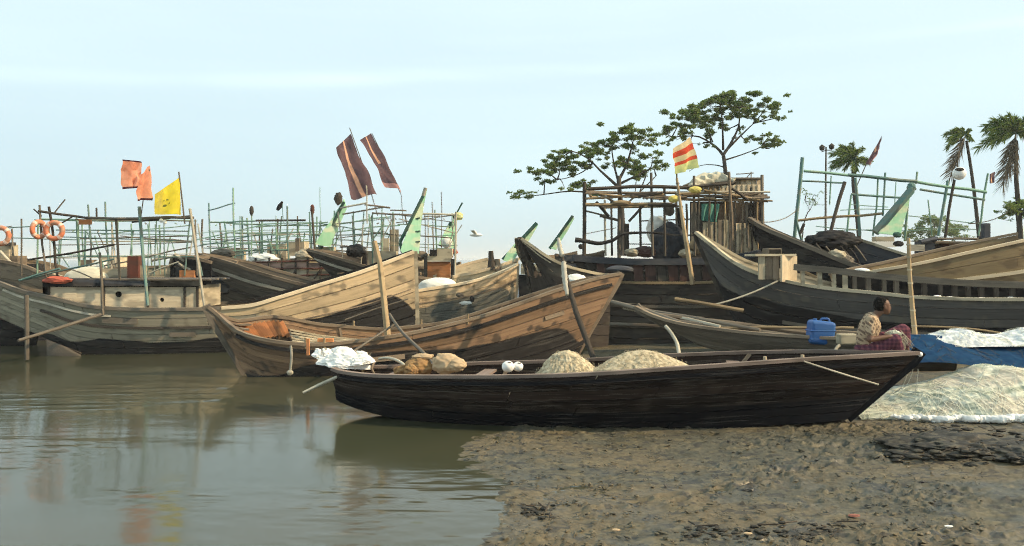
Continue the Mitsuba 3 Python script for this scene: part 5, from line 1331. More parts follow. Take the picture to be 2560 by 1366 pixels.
def leaves(centers, radii, count, size, r, flat=0.55):
    """Many small pointed leaves spread through flattened clumps, each folded along its midrib."""
    V, Fc = [], []
    k = 0
    for c, R in zip(centers, radii):
        n = int(count * (R / 0.6) ** 2)
        q = unit(r.normal(0, 1, (n, 3))) * (r.uniform(0.15, 1, n) ** 0.5)[:, None] * R * [1, 1, flat]
        q = q + c
        d = unit(r.normal(0, 1, (n, 3)) * [1, 1, .5] + [0, 0, -.15])
        s = unit(np.cross(d, r.normal(0, 1, (n, 3)) * [.5, .5, 1]))
        L = size * r.uniform(.6, 1.3, n)[:, None]
        up = np.cross(s, d)
        a, b, e, f = q, q + d * L * .5 + s * L * .28 + up * L * .06, q + d * L, q + d * L * .5 - s * L * .28 + up * L * .06
        V.append(np.stack([a, b, e, f], 1).reshape(-1, 3))
        i = np.arange(n)[:, None] * 4 + k
        Fc.append(np.hstack([i, i + 1, i + 2, i, i + 2, i + 3]).reshape(-1, 3))
        k += 4 * n
    return np.vstack(V), np.vstack(Fc)


def tree(label, trunk, limbs, clumps, Y0, size, count, seed, spread=1.6, tm='m_pole_dark', flat=.5, name='tree'):
    """trunk and limbs: [(px, py, radius)] lines; clumps: (px, py, radius in pixels)."""
    r = np.random.default_rng(seed)
    k = thing(name, label, 'tree', None)
    nodes = []

    def line(pts, nm, y1):
        P = [at(x, y, Y0) + [0, yy, 0] for (x, y, _), yy in zip(pts, np.linspace(0, y1, len(pts)))]
        obj(nm, tube(P, [q[2] * .62 for q in pts], 7, dense=3), tm, k)
        nodes.extend(P)
        return P
    line(trunk, 'trunk', 0)
    for l in limbs:
        line(l, 'limb', r.uniform(-1, 1) * spread)
    cs, rs = [], []
    sc = Y0 / F
    for px, py, R in clumps:
        c = at(px, py, Y0) + [0, r.uniform(-1, 1) * spread, 0]
        base = np.array(nodes)
        d = np.linalg.norm((base - c) * [1, .35, 1], axis=1)
        b = base[np.argmin(d)]
        obj('branch', tube([b, (b + c) / 2 + r.normal(0, .12, 3), c], [.05, .032, .014], 5, dense=2), tm, k)
        m = max(5, int(R / 2.4))
        for _ in range(m):
            o = r.normal(0, .92, 3) * R * sc * [1, 1, .42]
            cs.append(c + o)
            rs.append(R * sc * r.uniform(.20, .48))
            if r.uniform() < .3:
                obj('twig', tube([c - [0, 0, R * sc * .2], c + o * .6, c + o], [.018, .011, .006], 4), tm, k)
    v, f = leaves(cs, rs, count, size, r, flat)
    o = obj('crown', (v, f), 'm_leaf', k, smooth=False)
    return k


YT = 52.0
tree('spreading tree with a long low left branch, rising behind the bamboo rack',
     [(1556, 640, .30), (1556, 560, .26), (1550, 490, .22), (1546, 452, .18)],
     [[(1548, 470, .16), (1500, 430, .10), (1465, 400, .07), (1425, 385, .05)], [(1546, 452, .16), (1566, 410, .11), (1575, 375, .08), (1580, 345, .05)], [(1550, 460, .14), (1590, 440, .09), (1620, 425, .06)],
      [(1552, 520, .13), (1500, 488, .10), (1430, 478, .07), (1360, 486, .05), (1296, 494, .03)], [(1480, 412, .06), (1440, 440, .05), (1390, 455, .035)], [(1546, 455, .12), (1534, 410, .08), (1528, 370, .05)], [(1556, 520, .1), (1610, 470, .06), (1640, 440, .04)]],
     [(1290, 492, 20), (1322, 486, 12), (1340, 440, 22), (1362, 452, 18), (1385, 420, 24), (1400, 398, 22), (1425, 400, 30), (1450, 384, 26), (1478, 372, 24), (1460, 412, 24), (1440, 462, 22), (1472, 464, 18), (1408, 476, 14),
      (1505, 356, 22), (1530, 344, 22), (1560, 338, 24), (1590, 338, 22), (1618, 345, 20), (1640, 355, 16), (1550, 365, 22), (1580, 376, 18), (1516, 384, 14), (1566, 408, 20), (1598, 404, 26), (1625, 398, 24), (1610, 425, 24), (1575, 430, 20), (1640, 420, 18), (1550, 412, 14), (1590, 446, 14), (1480, 398, 16), (1500, 372, 14)],
     YT, .13, 1150, 3)
tree('tall umbrella crowned tree rising over the trawler deckhouse',
     [(1822, 640, .30), (1818, 520, .26), (1814, 440, .22), (1808, 388, .19)],
     [[(1808, 388, .17), (1780, 355, .10), (1740, 335, .07), (1690, 335, .045)], [(1810, 385, .17), (1832, 350, .12), (1848, 310, .08), (1850, 270, .05)], [(1812, 380, .14), (1860, 335, .09), (1900, 300, .05)], [(1808, 375, .13), (1800, 320, .08), (1790, 275, .05)],
      [(1814, 400, .09), (1860, 385, .06), (1910, 365, .04)], [(1782, 356, .08), (1760, 310, .05), (1745, 290, .03)], [(1815, 420, .07), (1770, 410, .04), (1730, 425, .03)]],
     [(1668, 338, 22), (1690, 318, 22), (1712, 300, 24), (1740, 284, 26), (1765, 270, 24), (1790, 258, 26), (1820, 250, 28), (1838, 244, 18), (1850, 256, 26), (1880, 260, 26), (1905, 272, 24), (1928, 286, 20), (1946, 300, 12), (1800, 286, 24), (1830, 278, 22), (1770, 296, 22), (1745, 316, 20), (1860, 290, 20), (1720, 332, 20), (1690, 348, 16), (1790, 312, 18), (1825, 312, 18), (1775, 334, 14),
      (1880, 352, 18), (1902, 362, 18), (1925, 362, 20), (1945, 352, 14), (1912, 345, 12), (1740, 350, 14), (1765, 360, 12), (1890, 300, 14), (1850, 322, 12), (1670, 356, 12)],
     YT + 5, .14, 1150, 4)
tree('small sparse tree between the trawler and the green frame', [(2004, 640, .07), (2010, 560, .06), (2026, 524, .05)], [[(2026, 524, .04), (2040, 500, .02)], [(2024, 526, .04), (2016, 500, .02)]],
     [(2016, 482, 16), (2040, 485, 14), (2030, 500, 12), (2046, 508, 12), (2020, 506, 10)], 60, .16, 130, 5, spread=.5)
tree('round dark bush at the right edge', [(2546, 640, .12), (2544, 560, .1), (2540, 535, .08)], [[(2540, 535, .06), (2520, 522, .04)]],
     [(2520, 524, 18), (2540, 516, 22), (2560, 510, 24), (2556, 530, 22), (2536, 534, 18), (2575, 522, 24), (2590, 508, 24)], 48, .16, 600, 6, spread=.7, flat=.7)
tree('pale hazy bush far behind the green pole frame', [(2336, 650, .14), (2336, 590, .1), (2336, 560, .07)], [[(2336, 580, .06), (2310, 555, .03)], [(2336, 580, .06), (2362, 555, .03)]],
     [(2300, 570, 24), (2325, 552, 26), (2350, 556, 26), (2375, 574, 24), (2320, 588, 26), (2352, 588, 24), (2390, 592, 18), (2285, 590, 18)], 110, .34, 110, 7, spread=2.0, flat=.7)


# ---------------------------------------------------------------- palms bent by the wind
def palm(label, trunk, crown, fronds, Y0, seed):
    r = np.random.default_rng(seed)
    k = thing('palm_tree', label, 'palm tree')
    obj('trunk', tube([at(x, y, Y0) for x, y, _ in trunk], [q[2] * .75 for q in trunk], 8, dense=4), 'm_pole_dark', k)
    c = at(*crown, Y0)
    sc = Y0 / F
    for dx, dy, dep, drop, dead in list(fronds) + [(f_[0] * .8 + r.uniform(-8, 6), f_[1] * .85 + r.uniform(-8, 8), -f_[2] + r.uniform(-.3, .3), f_[3], 0) for f_ in fronds if not f_[4]]:
        e = c + np.array([dx * sc, dep, -dy * sc])
        mid = c + (e - c) * .5 + [0, 0, drop * sc]
        t = np.linspace(0, 1, 13)[:, None]
        sp = (1 - t) ** 2 * c + 2 * t * (1 - t) * mid + t ** 2 * e
        f = obj('frond', tube(sp, np.linspace(.035, .008, 13), 5), 'm_bamboo' if dead else 'm_fin_dark', k)
        V, Fc = [], []
        L = np.linalg.norm(e - c)
        n = 0
        tt = np.linspace(.08, .98, 46)
        pos = np.stack([np.interp(tt, t[:, 0], sp[:, j]) for j in range(3)], -1)
        tan = unit(np.gradient(pos, axis=0))
        wind = np.array([-.55, 0, -.35])
        for p_, d_, u in zip(pos, tan, tt):
            s_ = unit(np.cross(d_, [.1, 1, .2]))
            for sg in (-1, 1):
                q = unit(d_ * .8 + s_ * sg * .55 + wind * .6 + r.normal(0, .15, 3))
                ll = L * .40 * (1 - .55 * abs(u - .45)) * r.uniform(.7, 1.1)
                w = unit(np.cross(q, r.normal(0, 1, 3))) * .035
                V += [p_ - w * .6, p_ + w * .6, p_ + q * ll * .5 + w + [0, 0, -.02], p_ + q * ll + [0, 0, -.12 * ll]]
                Fc += [[n, n + 1, n + 2], [n, n + 2, n + 3]]
                n += 4
        obj('leaflets', (np.array(V), np.array(Fc)), 'm_dead_leaf' if dead else 'm_leaf', f)
    return k


scene['m_dead_leaf'] = {'type': 'principledthin', 'base_color': {'type': 'rgb', 'value': [0.16, 0.13, 0.09]}, 'roughness': 0.8, 'diff_trans': 0.5, 'eta': 1.2}
palm('windblown palm above the left of the green pole frame', [(2152, 640, .20), (2142, 540, .17), (2132, 450, .14), (2136, 405, .13)], (2136, 398),
     [(-52, -14, .6, 18, 0), (-48, 14, -.5, 10, 0), (-30, -32, .3, 10, 0), (-10, -38, -.4, 6, 0), (14, -26, .5, 8, 0), (-58, 22, 0, 12, 0), (20, 14, -.4, 8, 0), (-36, 2, -.7, 16, 0), (6, 34, .3, -4, 0), (-20, 26, .4, 6, 0), (-4, -20, .8, 6, 0), (40, 8, .1, 6, 0), (-44, -22, -.2, 12, 0)], 58, 11)
palm('thin palm with few torn fronds, second from the right', [(2452, 640, .17), (2442, 540, .15), (2430, 440, .13), (2416, 352, .11)], (2414, 338),
     [(18, 12, .3, 6, 0), (14, -14, 0, 4, 0), (-46, -2, .3, 18, 0), (-50, 18, -.4, 16, 0), (-30, -12, .2, 10, 0), (-8, -18, 0, 4, 0), (-42, 34, .3, 18, 0), (-34, 84, 0, 6, 1), (-44, 110, -.2, 10, 1), (8, -6, .3, 4, 0), (-24, 8, -.3, 12, 0)], 54, 12)
palm('dense windblown palm at the right edge', [(2554, 640, .21), (2548, 540, .18), (2540, 430, .15), (2540, 352, .14)], (2540, 335),
     [(-66, -22, .5, 20, 0), (-72, -4, -.4, 18, 0), (-50, -38, .3, 14, 0), (-26, -46, -.3, 8, 0), (4, -46, .4, 6, 0), (34, -36, -.3, 8, 0), (-90, 34, .2, 14, 0), (-60, 14, .6, 18, 0), (40, -10, .3, 10, 0), (-34, 130, 0, 8, 1), (-18, 112, .3, 4, 1), (-8, 96, -.3, 4, 1), (-40, -20, -.6, 14, 0), (20, -44, .6, 6, 0), (-10, -30, -.7, 6, 0), (50, 10, .2, 10, 0), (-58, -30, .1, 16, 0)], 48, 13)
lp = thing('street_lamp', 'twin headed street lamp on a thin pole above the green frame', 'street lamp')
obj('pole', tube([at(2064, 640, 44), at(2064, 500, 44), at(2065, 368, 44)], [.06, .05, .04], 7), 'm_pole_grey', lp)
obj('crossbar', tube([at(2054, 380, 44), at(2065, 376, 44), at(2080, 376, 44)], .025, 6), 'm_pole_grey', lp)
for x, y in ((2055, 371), (2079, 368)):
    c = at(x, y, 44)
    lh = obj('lamp_head', lump(c, (.13, .13, .13), int(x), .05, sub=2), 'm_pole_dark', lp)
    obj('cap', trimesh.creation.cone(.16, .14, sections=12).apply_translation(c + [0, 0, .06]), 'm_pole_dark', lh)

# ================================================================ load of the front boat
def net_color(p, n, uv):
    g = fbm(p.x * 26, p.y * 26, p.z * 30, octaves=3)
    return mix(mi.Color3f(0.56, 0.48, 0.33), mi.Color3f(0.34, 0.28, 0.18), smoothstep(.3, .7, g))


mat('m_net_tan', net_color, rough=.95, spec=.1, bump=lambda p, n, uv: fbm(p.x * 60, p.y * 60, p.z * 60, octaves=2), bscale=.02)


def net_pile(label, c, s, seed, skew=0.0, n=420):
    r = np.random.default_rng(seed)
    k = thing('net_pile', label, 'net pile')
    m = trimesh.creation.icosphere(5)
    v = np.array(m.vertices)
    d = meshkit.fbm(v * 2.0 + seed, 4, seed) - .5
    ang = np.arctan2(v[:, 1], v[:, 0])
    rid = np.abs(meshkit.fbm(np.stack([np.cos(ang) * 5, np.sin(ang) * 5, np.hypot(v[:, 0], v[:, 1]) * 3 + v[:, 2]], -1) * 1.7 + seed, 3, seed + 3) - .5)
    rho = np.clip(np.hypot(v[:, 0], v[:, 1]), 0, 1)
    up = v[:, 2] > -.05
    v[:, 2] = np.where(up, np.cos(rho * np.pi / 2) ** .92, -.05)
    v[:, 0] += skew * v[:, 2]
    v = v * (1 + .16 * d - .26 * rid)[:, None] * s + c
    obj('netting', trimesh.Trimesh(v, m.faces, process=False), 'm_net_tan', k, smooth=True)
    st = []
    fn = v
    for i in range(n):
        q = fn[r.integers(len(fn))]
        if q[2] < c[2]: continue
        o = unit(q - c)
        tdir = unit(np.cross(o, r.normal(0, 1, 3)))
        L = r.uniform(.05, .14)
        st.append(tube([q - o * .01, q + o * r.uniform(.002, .010) + tdir * L * .5, q - o * .005 + tdir * L - [0, 0, L * .25]], .0032, 3, dense=2))
    obj('strand', joinuv(st), 'm_cream_board', k, kind='stuff')
    return k


net_pile('smaller heap of tan fishing net, the left one in the front boat', at(1424, 938, 12.55), np.array([.48, .46, .345]), 2, -.10)
net_pile('broad heap of tan fishing net, the right one in the front boat', at(1612, 938, 12.4), np.array([.82, .50, .345]), 5, -.05)
mat('m_foam', lambda p, n, uv: mi.Color3f(.86, .85, .80) * (.82 + .22 * fbm(p.x * 14, p.y * 14, p.z * 14, octaves=2)), rough=.6, spec=.3)
for i, (px, R, l) in enumerate(((1270, .088, 'left'), (1295, .075, 'right'))):
    fl = thing('net_float', f'round white float on the front boat deck, the {l} of the pair', 'float')
    c = at(px, 917, 12.55 + .06 * i)
    obj('ball', lump(c, (R, R, R * .92), 70 + i, .05, sub=3), 'm_foam', fl, smooth=True)
    obj('eye', trimesh.creation.torus(.018, .007, major_sections=14, minor_sections=6).apply_translation(c + [.02, -R * .5, R * .75]), 'm_pole_grey', fl)
# white bundle over the left end
wb = thing('white_net', 'heap of white netting spilling over the left end of the front boat', 'net')
def drape(c, s, seed, rz=0.0):
    m = trimesh.creation.icosphere(5)
    v = np.array(m.vertices)
    rho = np.clip(np.hypot(v[:, 0], v[:, 1]), 0, 1)
    v[:, 2] = np.where(v[:, 2] > -.05, np.cos(rho * np.pi / 2) ** .8, -.05)
    f1 = np.abs(meshkit.fbm(v * [2.5, 5, 4] + seed, 3, seed) - .5)
    f2 = meshkit.fbm(v * 1.8 + seed, 2, seed + 1) - .5
    v = v * (1.08 + .5 * f2 - .75 * f1)[:, None]
    c_, s_ = math.cos(rz), math.sin(rz)
    v = (v * s) @ np.array([[c_, 0, -s_], [0, 1, 0], [s_, 0, c_]]) + c
    return trimesh.Trimesh(v, m.faces, process=False)


obj('netting', drape(at(858, 914, 13.3), (.36, .26, .26), 81, .10), 'm_foam', wb, smooth=True)
obj('netting', drape(at(812, 898, 13.5), (.20, .18, .16), 83, .35), 'm_foam', wb, smooth=True)
obj('netting', drape(at(905, 908, 13.2), (.18, .18, .14), 84, -.1), 'm_foam', wb, smooth=True)
for i, (pts_, R) in enumerate((([(790, 874, 13.9), (812, 890, 13.8), (838, 912, 13.6), (846, 932, 13.4)], .055), ([(826, 880, 13.85), (850, 876, 13.6), (874, 886, 13.5), (890, 908, 13.4)], .06), ([(880, 884, 13.75), (905, 886, 13.6), (918, 900, 13.5)], .05), ([(806, 896, 13.65), (830, 914, 13.5), (862, 920, 13.4)], .045))):
    obj('fold', crumpled([at(*q) for q in pts_], [R * .5, R, R, R * .6], 85 + i, 11, 8), 'm_foam', wb, smooth=True)
st = []
for i in range(40):
    a = at(rng.uniform(800, 920), rng.uniform(880, 915), rng.uniform(13.3, 13.5))
    st.append(tube([a, a + rng.normal(0, .05, 3), a + rng.normal(0, .06, 3) + [.03, 0, -.07]], .006, 4))
obj('strand', joinuv(st), 'm_cream_board', wb, kind='stuff')
# rags and baskets
mat('m_cloth_tan', lambda p, n, uv: mix(mi.Color3f(.56, .43, .27), mi.Color3f(.36, .25, .15), fbm(p.x * 12, p.y * 12, p.z * 12, octaves=3)), rough=.95, spec=.1)
mat('m_cloth_brown', lambda p, n, uv: mix(mi.Color3f(.42, .26, .11), mi.Color3f(.14, .075, .04), fbm(p.x * 20, p.y * 20, p.z * 20, octaves=3)), rough=.95, spec=.1)
single('sack', lump(at(1115, 910, 12.9), (.21, .17, .15), 90, .22, 2.2, 4), 'm_cloth_tan', 'crumpled tan sack in the front boat, right of the brown net bundles', 'sack', smooth=True)
single('sack', lump(at(1142, 912, 12.8), (.14, .12, .10), 91, .25, 2.2, 4), 'm_cloth_tan', 'small tan sack leaning on the larger tan sack', 'sack', smooth=True)
single('rag', lump(at(1058, 892, 13.0), (.16, .10, .045), 92, .3, 2.5, 4), 'm_cloth_tan', 'pale rag draped over the golden brown net bundle', 'rag', smooth=True)


single('brown_net', lump(at(1048, 918, 12.95), (.20, .16, .15), 93, .3, 2.6, 4), 'm_cloth_brown', 'golden brown net bundle beside the larger tan sack', 'net', smooth=True)
single('brown_net', lump(at(1006, 930, 13.0), (.12, .12, .10), 94, .35, 2.6, 4), 'm_cloth_brown', 'small dark brown net bundle left of the golden brown one', 'net', smooth=True)
single('brown_net', lump(at(1028, 926, 12.8), (.10, .10, .09), 96, .35, 2.6, 4), 'm_cloth_brown', 'tiny brown net bundle between the two other brown ones', 'net', smooth=True)
single('cane_hoop', tube([at(948, 898, 13.9), at(975, 896, 13.7), at(1002, 906, 13.4), at(1020, 924, 13.2), at(1038, 942, 12.9)], .022, 7, dense=4), 'm_pole_pale', 'bent pale cane hooped over the left part of the front boat', 'cane')
single('cane_hoop', tube([at(936, 905, 13.6), at(930, 920, 13.4), at(938, 938, 13.2)], .018, 7, dense=3), 'm_old_board', 'short brown cane bent beside the white netting', 'cane')
single('oar', tube([at(758, 982, 12.9), at(800, 962, 12.9), at(858, 936, 12.9)], [.02, .026, .026], 7), 'm_pole_pale', 'pale stick slanting from the front boat left end into the water', 'stick')
rp = thing('rope', 'pale rope hanging down the side of the brown boat with a tied end', 'rope')
obj('line', tube([at(727, 866, 16.2), at(729, 890, 16.1), at(727, 915, 16.1), at(726, 928, 16.1)], .025, 6, dense=2), 'm_pole_pale', rp)
obj('knot', lump(at(725, 932, 16.1), (.06, .06, .05), 95, .2, sub=2), 'm_pole_pale', rp)
single('red_board', box(at(770, 868, 16.3), (.05, .06, .30)), 'm_orange_board', 'reddish upright stick on the near side of the brown boat', 'stick')
for i, (px, py, sx) in enumerate(((1830, 912, .33), (1865, 908, .16), (1910, 906, .26))):
    single('loose_stick', tube([at(px - sx * 90, py + 4, 11.66), at(px + sx * 90, py - 2 - 2 * sx, 11.62)], .018, 6), ('m_cream_board', 'm_cream_board', 'm_pole_pale')[i], ('pale stick on the near gunwale, first right of the net piles', 'short pale peg stick on the near gunwale, second right of the nets', 'pale stick on the near gunwale, nearest the person')[i], 'stick')
for i, px in enumerate((1912, 2006)):
    p = at(px, 905 - i * 4, 11.6)
    obj('thole_pin', tube([p + [0, 0, -.03], p + [0, 0, .07]], .025, 6), 'm_rail_pale', front)
single('rope', tube([at(2010, 904, 11.45), at(2090, 930, 11.4), at(2196, 962, 11.55)], .013, 6, dense=3), 'm_pole_pale', 'thin pale rope along the bow of the front boat', 'rope')

# ================================================================ fishing nets heaped at the right
def heap(x0, x1, prof, na=130, nb=60, seed=0, amp=.06, endl=.6, fold=(5, 14)):
    """A draped sheet: prof(s) gives rows (y, z) from front to back for s = place along x, 0..1; folds run down it."""
    U, V = np.meshgrid(np.linspace(0, 1, na), np.linspace(0, 1, nb), indexing='ij')
    Yv, Zv = prof(U, V)
    Xv = x0 + (x1 - x0) * U
    P = np.stack([Xv, Yv, Zv], -1)
    q = np.stack([Xv * fold[0], V * 2.2 + Xv, Zv * 1.5], -1)
    f1 = np.abs(meshkit.fbm(q, 4, seed) - .5) * 2
    f2 = meshkit.fbm(np.stack([Xv * fold[1], V * 5, Xv * 0], -1), 3, seed + 2) - .5
    n = np.stack([0 * U, -np.ones_like(U) * .8, .6 * np.ones_like(U)], -1)
    edge = np.clip(V * 8, 0, 1)
    return P + n * ((.5 - f1) * amp * 1.6 + f2 * amp)[..., None] * edge[..., None]


def strands(P, n, L, r0, seed, mb=None):
    r = np.random.default_rng(seed)
    out = []
    na, nb = P.shape[:2]
    for _ in range(n):
        i, j = r.integers(2, na - 2), r.integers(2, nb - 2)
        d = r.uniform(-1, 1)
        pts = []
        for s in np.linspace(0, 1, 6):
            a = np.clip(i + int(d * s * L * 18), 0, na - 1)
            b = np.clip(j - int(s * L * 26), 0, nb - 1)
            pts.append(P[a, b] + [0, -.012, .012] + r.normal(0, .006, 3))
        pts = np.array(pts)
        if np.linalg.norm(pts[0] - pts[-1]) > .05:
            out.append(tube(pts + np.linspace(0, 1e-4, 6)[:, None], r0, 3))
    return joinuv(out)


def white_net_color(p, n, uv):
    g = fbm(p.x * 5 + p.z * 9, p.y * 16, p.z * 26 - p.x * 5, octaves=4)
    h = fbm(p.x * 2.2, p.y * 3, p.z * 3 + 3, octaves=2)
    a = mix(mi.Color3f(.64, .65, .53), mi.Color3f(.30, .33, .25), smoothstep(.35, .7, g))
    return mix(a, mi.Color3f(.50, .42, .33), smoothstep(.52, .68, h) * .6)


mat('m_net_pale', white_net_color, rough=.9, spec=.15, bump=lambda p, n, uv: fbm(p.x * 50, p.y * 50, p.z * 50, octaves=2), bscale=.025)
mat('m_net_blue', lambda p, n, uv: mix(mi.Color3f(.006, .028, .080), mi.Color3f(.014, .060, .125), fbm(p.x * 12, p.y * 12, p.z * 24, octaves=3)), rough=.85, spec=.08, bump=lambda p, n, uv: fbm(p.x * 40, p.y * 40, p.z * 40, octaves=2), bscale=.02)
mat('m_net_thread', color=(.62, .62, .52), rough=.9)
mat('m_net_white', lambda p, n, uv: mix(mi.Color3f(.74, .76, .74), mi.Color3f(.46, .50, .52), smoothstep(.4, .65, fbm(p.x * 18, p.y * 18, p.z * 18, octaves=3))), rough=.8, spec=.2, bump=lambda p, n, uv: fbm(p.x * 50, p.y * 50, p.z * 50, octaves=2), bscale=.025)


def pale_prof(U, V):
    rise = np.clip(U * 2.1 + .06, 0, 1)
    y = 11.78 - .28 * np.sin(U * 2.6) + .40 * (1 - U) ** 3 + 1.25 * V
    z = .09 + .05 * U + (.62 * V ** .8) * rise + .08 * np.sin(V * 3.1) * rise + .03 * np.sin(U * 17 + V * 6)
    return y, z


Pp = heap(4.80, 8.9, pale_prof, seed=3, amp=.05, fold=(2.2, 6), na=170, nb=80)
pn = thing('fishing_net', 'pale greenish fishing net spread on the mud with a rolled white edge', 'net')
obj('netting', MB().grid(Pp).out()[:2], 'm_net_pale', pn, smooth=True)
obj('strand', strands(Pp, 260, 1.3, .0035, 4), 'm_net_thread', pn, kind='stuff')
edge = Pp[:, 0] + [0, -.04, .02]
je = 14
i = 0
while je < len(edge) - 8:                                 # the white rolled edge, bunch after bunch
    n_ = int(rng.integers(9, 20)) if i > 3 else 4
    seg = edge[je:min(je + n_ + 2, len(edge))].copy()
    seg[:, 2] = np.maximum(seg[:, 2], ground_z(seg[:, 0], seg[:, 1]) + .055) + rng.uniform(-.008, .012)
    seg[:, 1] += rng.uniform(-.03, .03) + .03 * np.sin(np.linspace(0, 6, len(seg)))
    R = (.045, .030)[i < 4] * rng.uniform(.9, 1.35)
    obj('rolled_edge', crumpled(seg, np.concatenate([[R * .4], np.full(max(len(seg) - 2, 1), R), [R * .45]]), 200 + i, 12, 4), 'm_foam', pn, smooth=True)
    je += n_
    i += 1
for i in range(12):                                       # loose white mesh lying behind the roll
    q = edge[40 + i * 10] + [rng.uniform(-.05, .05), .12, .05]
    obj('bunch', lump(q, (.26, .10, .04), 130 + i, .4, 2.0, 4, rz=rng.uniform(-.25, .25)), 'm_net_white', pn, smooth=True)


def blue_prof(U, V):
    return 12.75 + .15 * U + .75 * V, .78 - .10 * U + (.30 + .15 * U) * V ** .8 + .05 * np.sin(U * 9)


Pb = heap(5.50, 9.1, blue_prof, seed=6, amp=.028, fold=(2, 6))
bn = thing('blue_net', 'dark blue net sheet lying across the heap at the right', 'net')
obj('netting', MB().grid(Pb).out()[:2], 'm_net_blue', bn, smooth=True)
obj('strand', strands(Pb, 60, .6, .004, 7), 'm_slate_board', bn, kind='stuff')


def top_prof(U, V):
    b = np.clip(U * 5, 0.25, 1)
    return 13.15 + .15 * U + 1.1 * V, .97 + .05 * U + (.16 * np.sin(np.pi * V) + .05 * np.sin(U * 21) * np.sin(np.pi * V)) * b


Pt = heap(5.45, 9.3, top_prof, seed=9, amp=.06)
tn = thing('white_net', 'bright white netting crest along the top of the blue net', 'net')
obj('netting', MB().grid(Pt).out()[:2], 'm_net_white', tn, smooth=True)
obj('strand', strands(Pt, 120, .5, .004, 8), 'm_net_thread', tn, kind='stuff')
for i in range(4):                                        # trailing mesh between the bow and the net on the mud
    a, b = at(2262 + i * 11, 905 + i * 6, 11.9), at(2206 + i * 23, 968 + (i * 17) % 30, 12.0)
    obj('trailing_cord', tube([a, (a + b) / 2 + [.03 * (i % 2), 0, -.09], b], .005, 4, dense=4), 'm_net_thread', pn)
single('tow_eye', trimesh.creation.icosphere(2, .035).apply_translation(at(2300, 886, 11.72)), 'm_foam', 'small white eye fitting at the tip of the front boat bow', 'fitting')

# ================================================================ the person mending net on the bow
def flesh(chains, ref=.02, it=14):
    man = None
    for a, ra, b, rb in chains:
        s0 = trimesh.creation.icosphere(2, ra).vertices + np.asarray(a)
        s1 = trimesh.creation.icosphere(2, rb).vertices + np.asarray(b)
        h = manifold3d.Manifold.hull_points(np.vstack([s0, s1]))
        man = h if man is None else man + h
    man = man.refine_to_length(ref)
    mm = man.to_mesh()
    t = trimesh.Trimesh(mm.vert_properties[:, :3], mm.tri_verts)
    v0 = np.array(t.vertices)
    trimesh.smoothing.filter_taubin(t, lamb=.5, nu=.53, iterations=it)
    v1 = np.array(t.vertices)
    far = np.linalg.norm(v1 - v0, axis=1) > .02
    v1[far] = v0[far]
    return trimesh.Trimesh(v1, t.faces, process=False)


o = np.array([4.90, 12.24, .94])                           # seat point on the bow boards; x to the right, y away


def w(x, y, z):
    return o + np.array([x, y, z])


pel, chest, neck, head = w(0, 0, .12), w(.04, 0, .43), w(.12, 0, .58), w(.215, -.01, .715)
shn, shf = w(-.02, -.17, .52), w(.10, .17, .52)
eln, elf = w(-.06, -.25, .27), w(.24, .22, .30)
hn, hf = w(.22, -.22, .31), w(.36, .05, .33)
kn, kf = w(.30, -.20, .26), w(.54, .10, .37)
an, af = w(.40, -.16, .04), w(.60, .10, .05)
arms = [(shn, .052, eln, .042), (eln, .040, hn, .027), (shf, .052, elf, .042), (elf, .040, hf, .027)]
body = [(pel, .15, w(.0, 0, .28), .125), (w(0, 0, .28), .125, chest, .13), (chest, .12, w(.06, 0, .52), .10), (shn, .06, w(.05, 0, .50), .09), (shf, .06, w(.05, 0, .50), .09), (w(.07, 0, .54), .055, head - [0.02, 0, .06], .05)]
skull = [(head + [0, 0, .02], .088, head + [.035, 0, -.05], .066), (head + [.045, 0, -.055], .05, head + [.06, 0, -.085], .036), (head + [.085, 0, -.005], .016, head + [.102, 0, -.035], .015)] + [(head + [-.005, s * .088, -.01], .018, head + [-.005, s * .092, -.035], .014) for s in (-1, 1)] + [(head + [.07, s * .03, .012], .018, head + [.072, s * .036, .012], .017) for s in (-1, 1)] + [(head + [.085, -.018, -.064], .010, head + [.085, .018, -.064], .010)]
legs = [(w(.03, -.10, .10), .095, kn, .062), (kn, .055, an, .036), (w(.03, .10, .10), .095, kf, .062), (kf, .055, af, .036), (an, .034, an + [.16, -.02, -.025], .024), (af, .034, af + [.16, -.02, -.02], .024)]
hands = []
for hd, fwd, sd in ((hn, unit([.8, .35, -.35]), unit([.3, -.2, .9])), (hf, unit([.4, -.85, -.2]), unit([.85, .3, .4]))):
    up_ = unit(np.cross(fwd, sd))
    palm_ = hd + fwd * .075
    hands += [(hd, .024, palm_ + sd * .022, .021), (hd, .024, palm_ - sd * .022, .021)]
    for q, L in zip((-.034, -.012, .011, .032), (.062, .076, .070, .054)):
        a = palm_ + sd * q
        b = a + fwd * L * .55 - up_ * .012
        hands += [(a, .0105, b, .0095), (b, .0095, b + fwd * L * .32 - up_ * .028, .008)]
    a = hd + fwd * .03 + sd * -.03
    hands += [(a, .012, a + fwd * .03 - sd * .028 - up_ * .01, .011), (a + fwd * .03 - sd * .028 - up_ * .01, .011, a + fwd * .06 - sd * .032 - up_ * .02, .009)]
mat('m_skin', color=(.125, .062, .036), rough=.55, spec=.4)
pr = thing('person', 'seated barefoot person with dark hair, patterned shirt and purple wrap, mending net on the bow', 'person')
obj('body', flesh(body + skull + arms + legs + hands, .012, 10), 'm_skin', pr, smooth=True)
hair = [(head + [-.035, 0, .045], .090, head + [-.045, 0, -.005], .080), (head + [.035, 0, .080], .045, head + [-.02, 0, .068], .062), (head + [-.06, 0, -.03], .050, head + [-.05, 0, -.055], .04)]
hm = flesh(hair, .012, 6)
hv = np.array(hm.vertices)
hv += (meshkit.fbm(hv * 60, 2, 3) - .5)[:, None] * .016 * unit(hv - head)
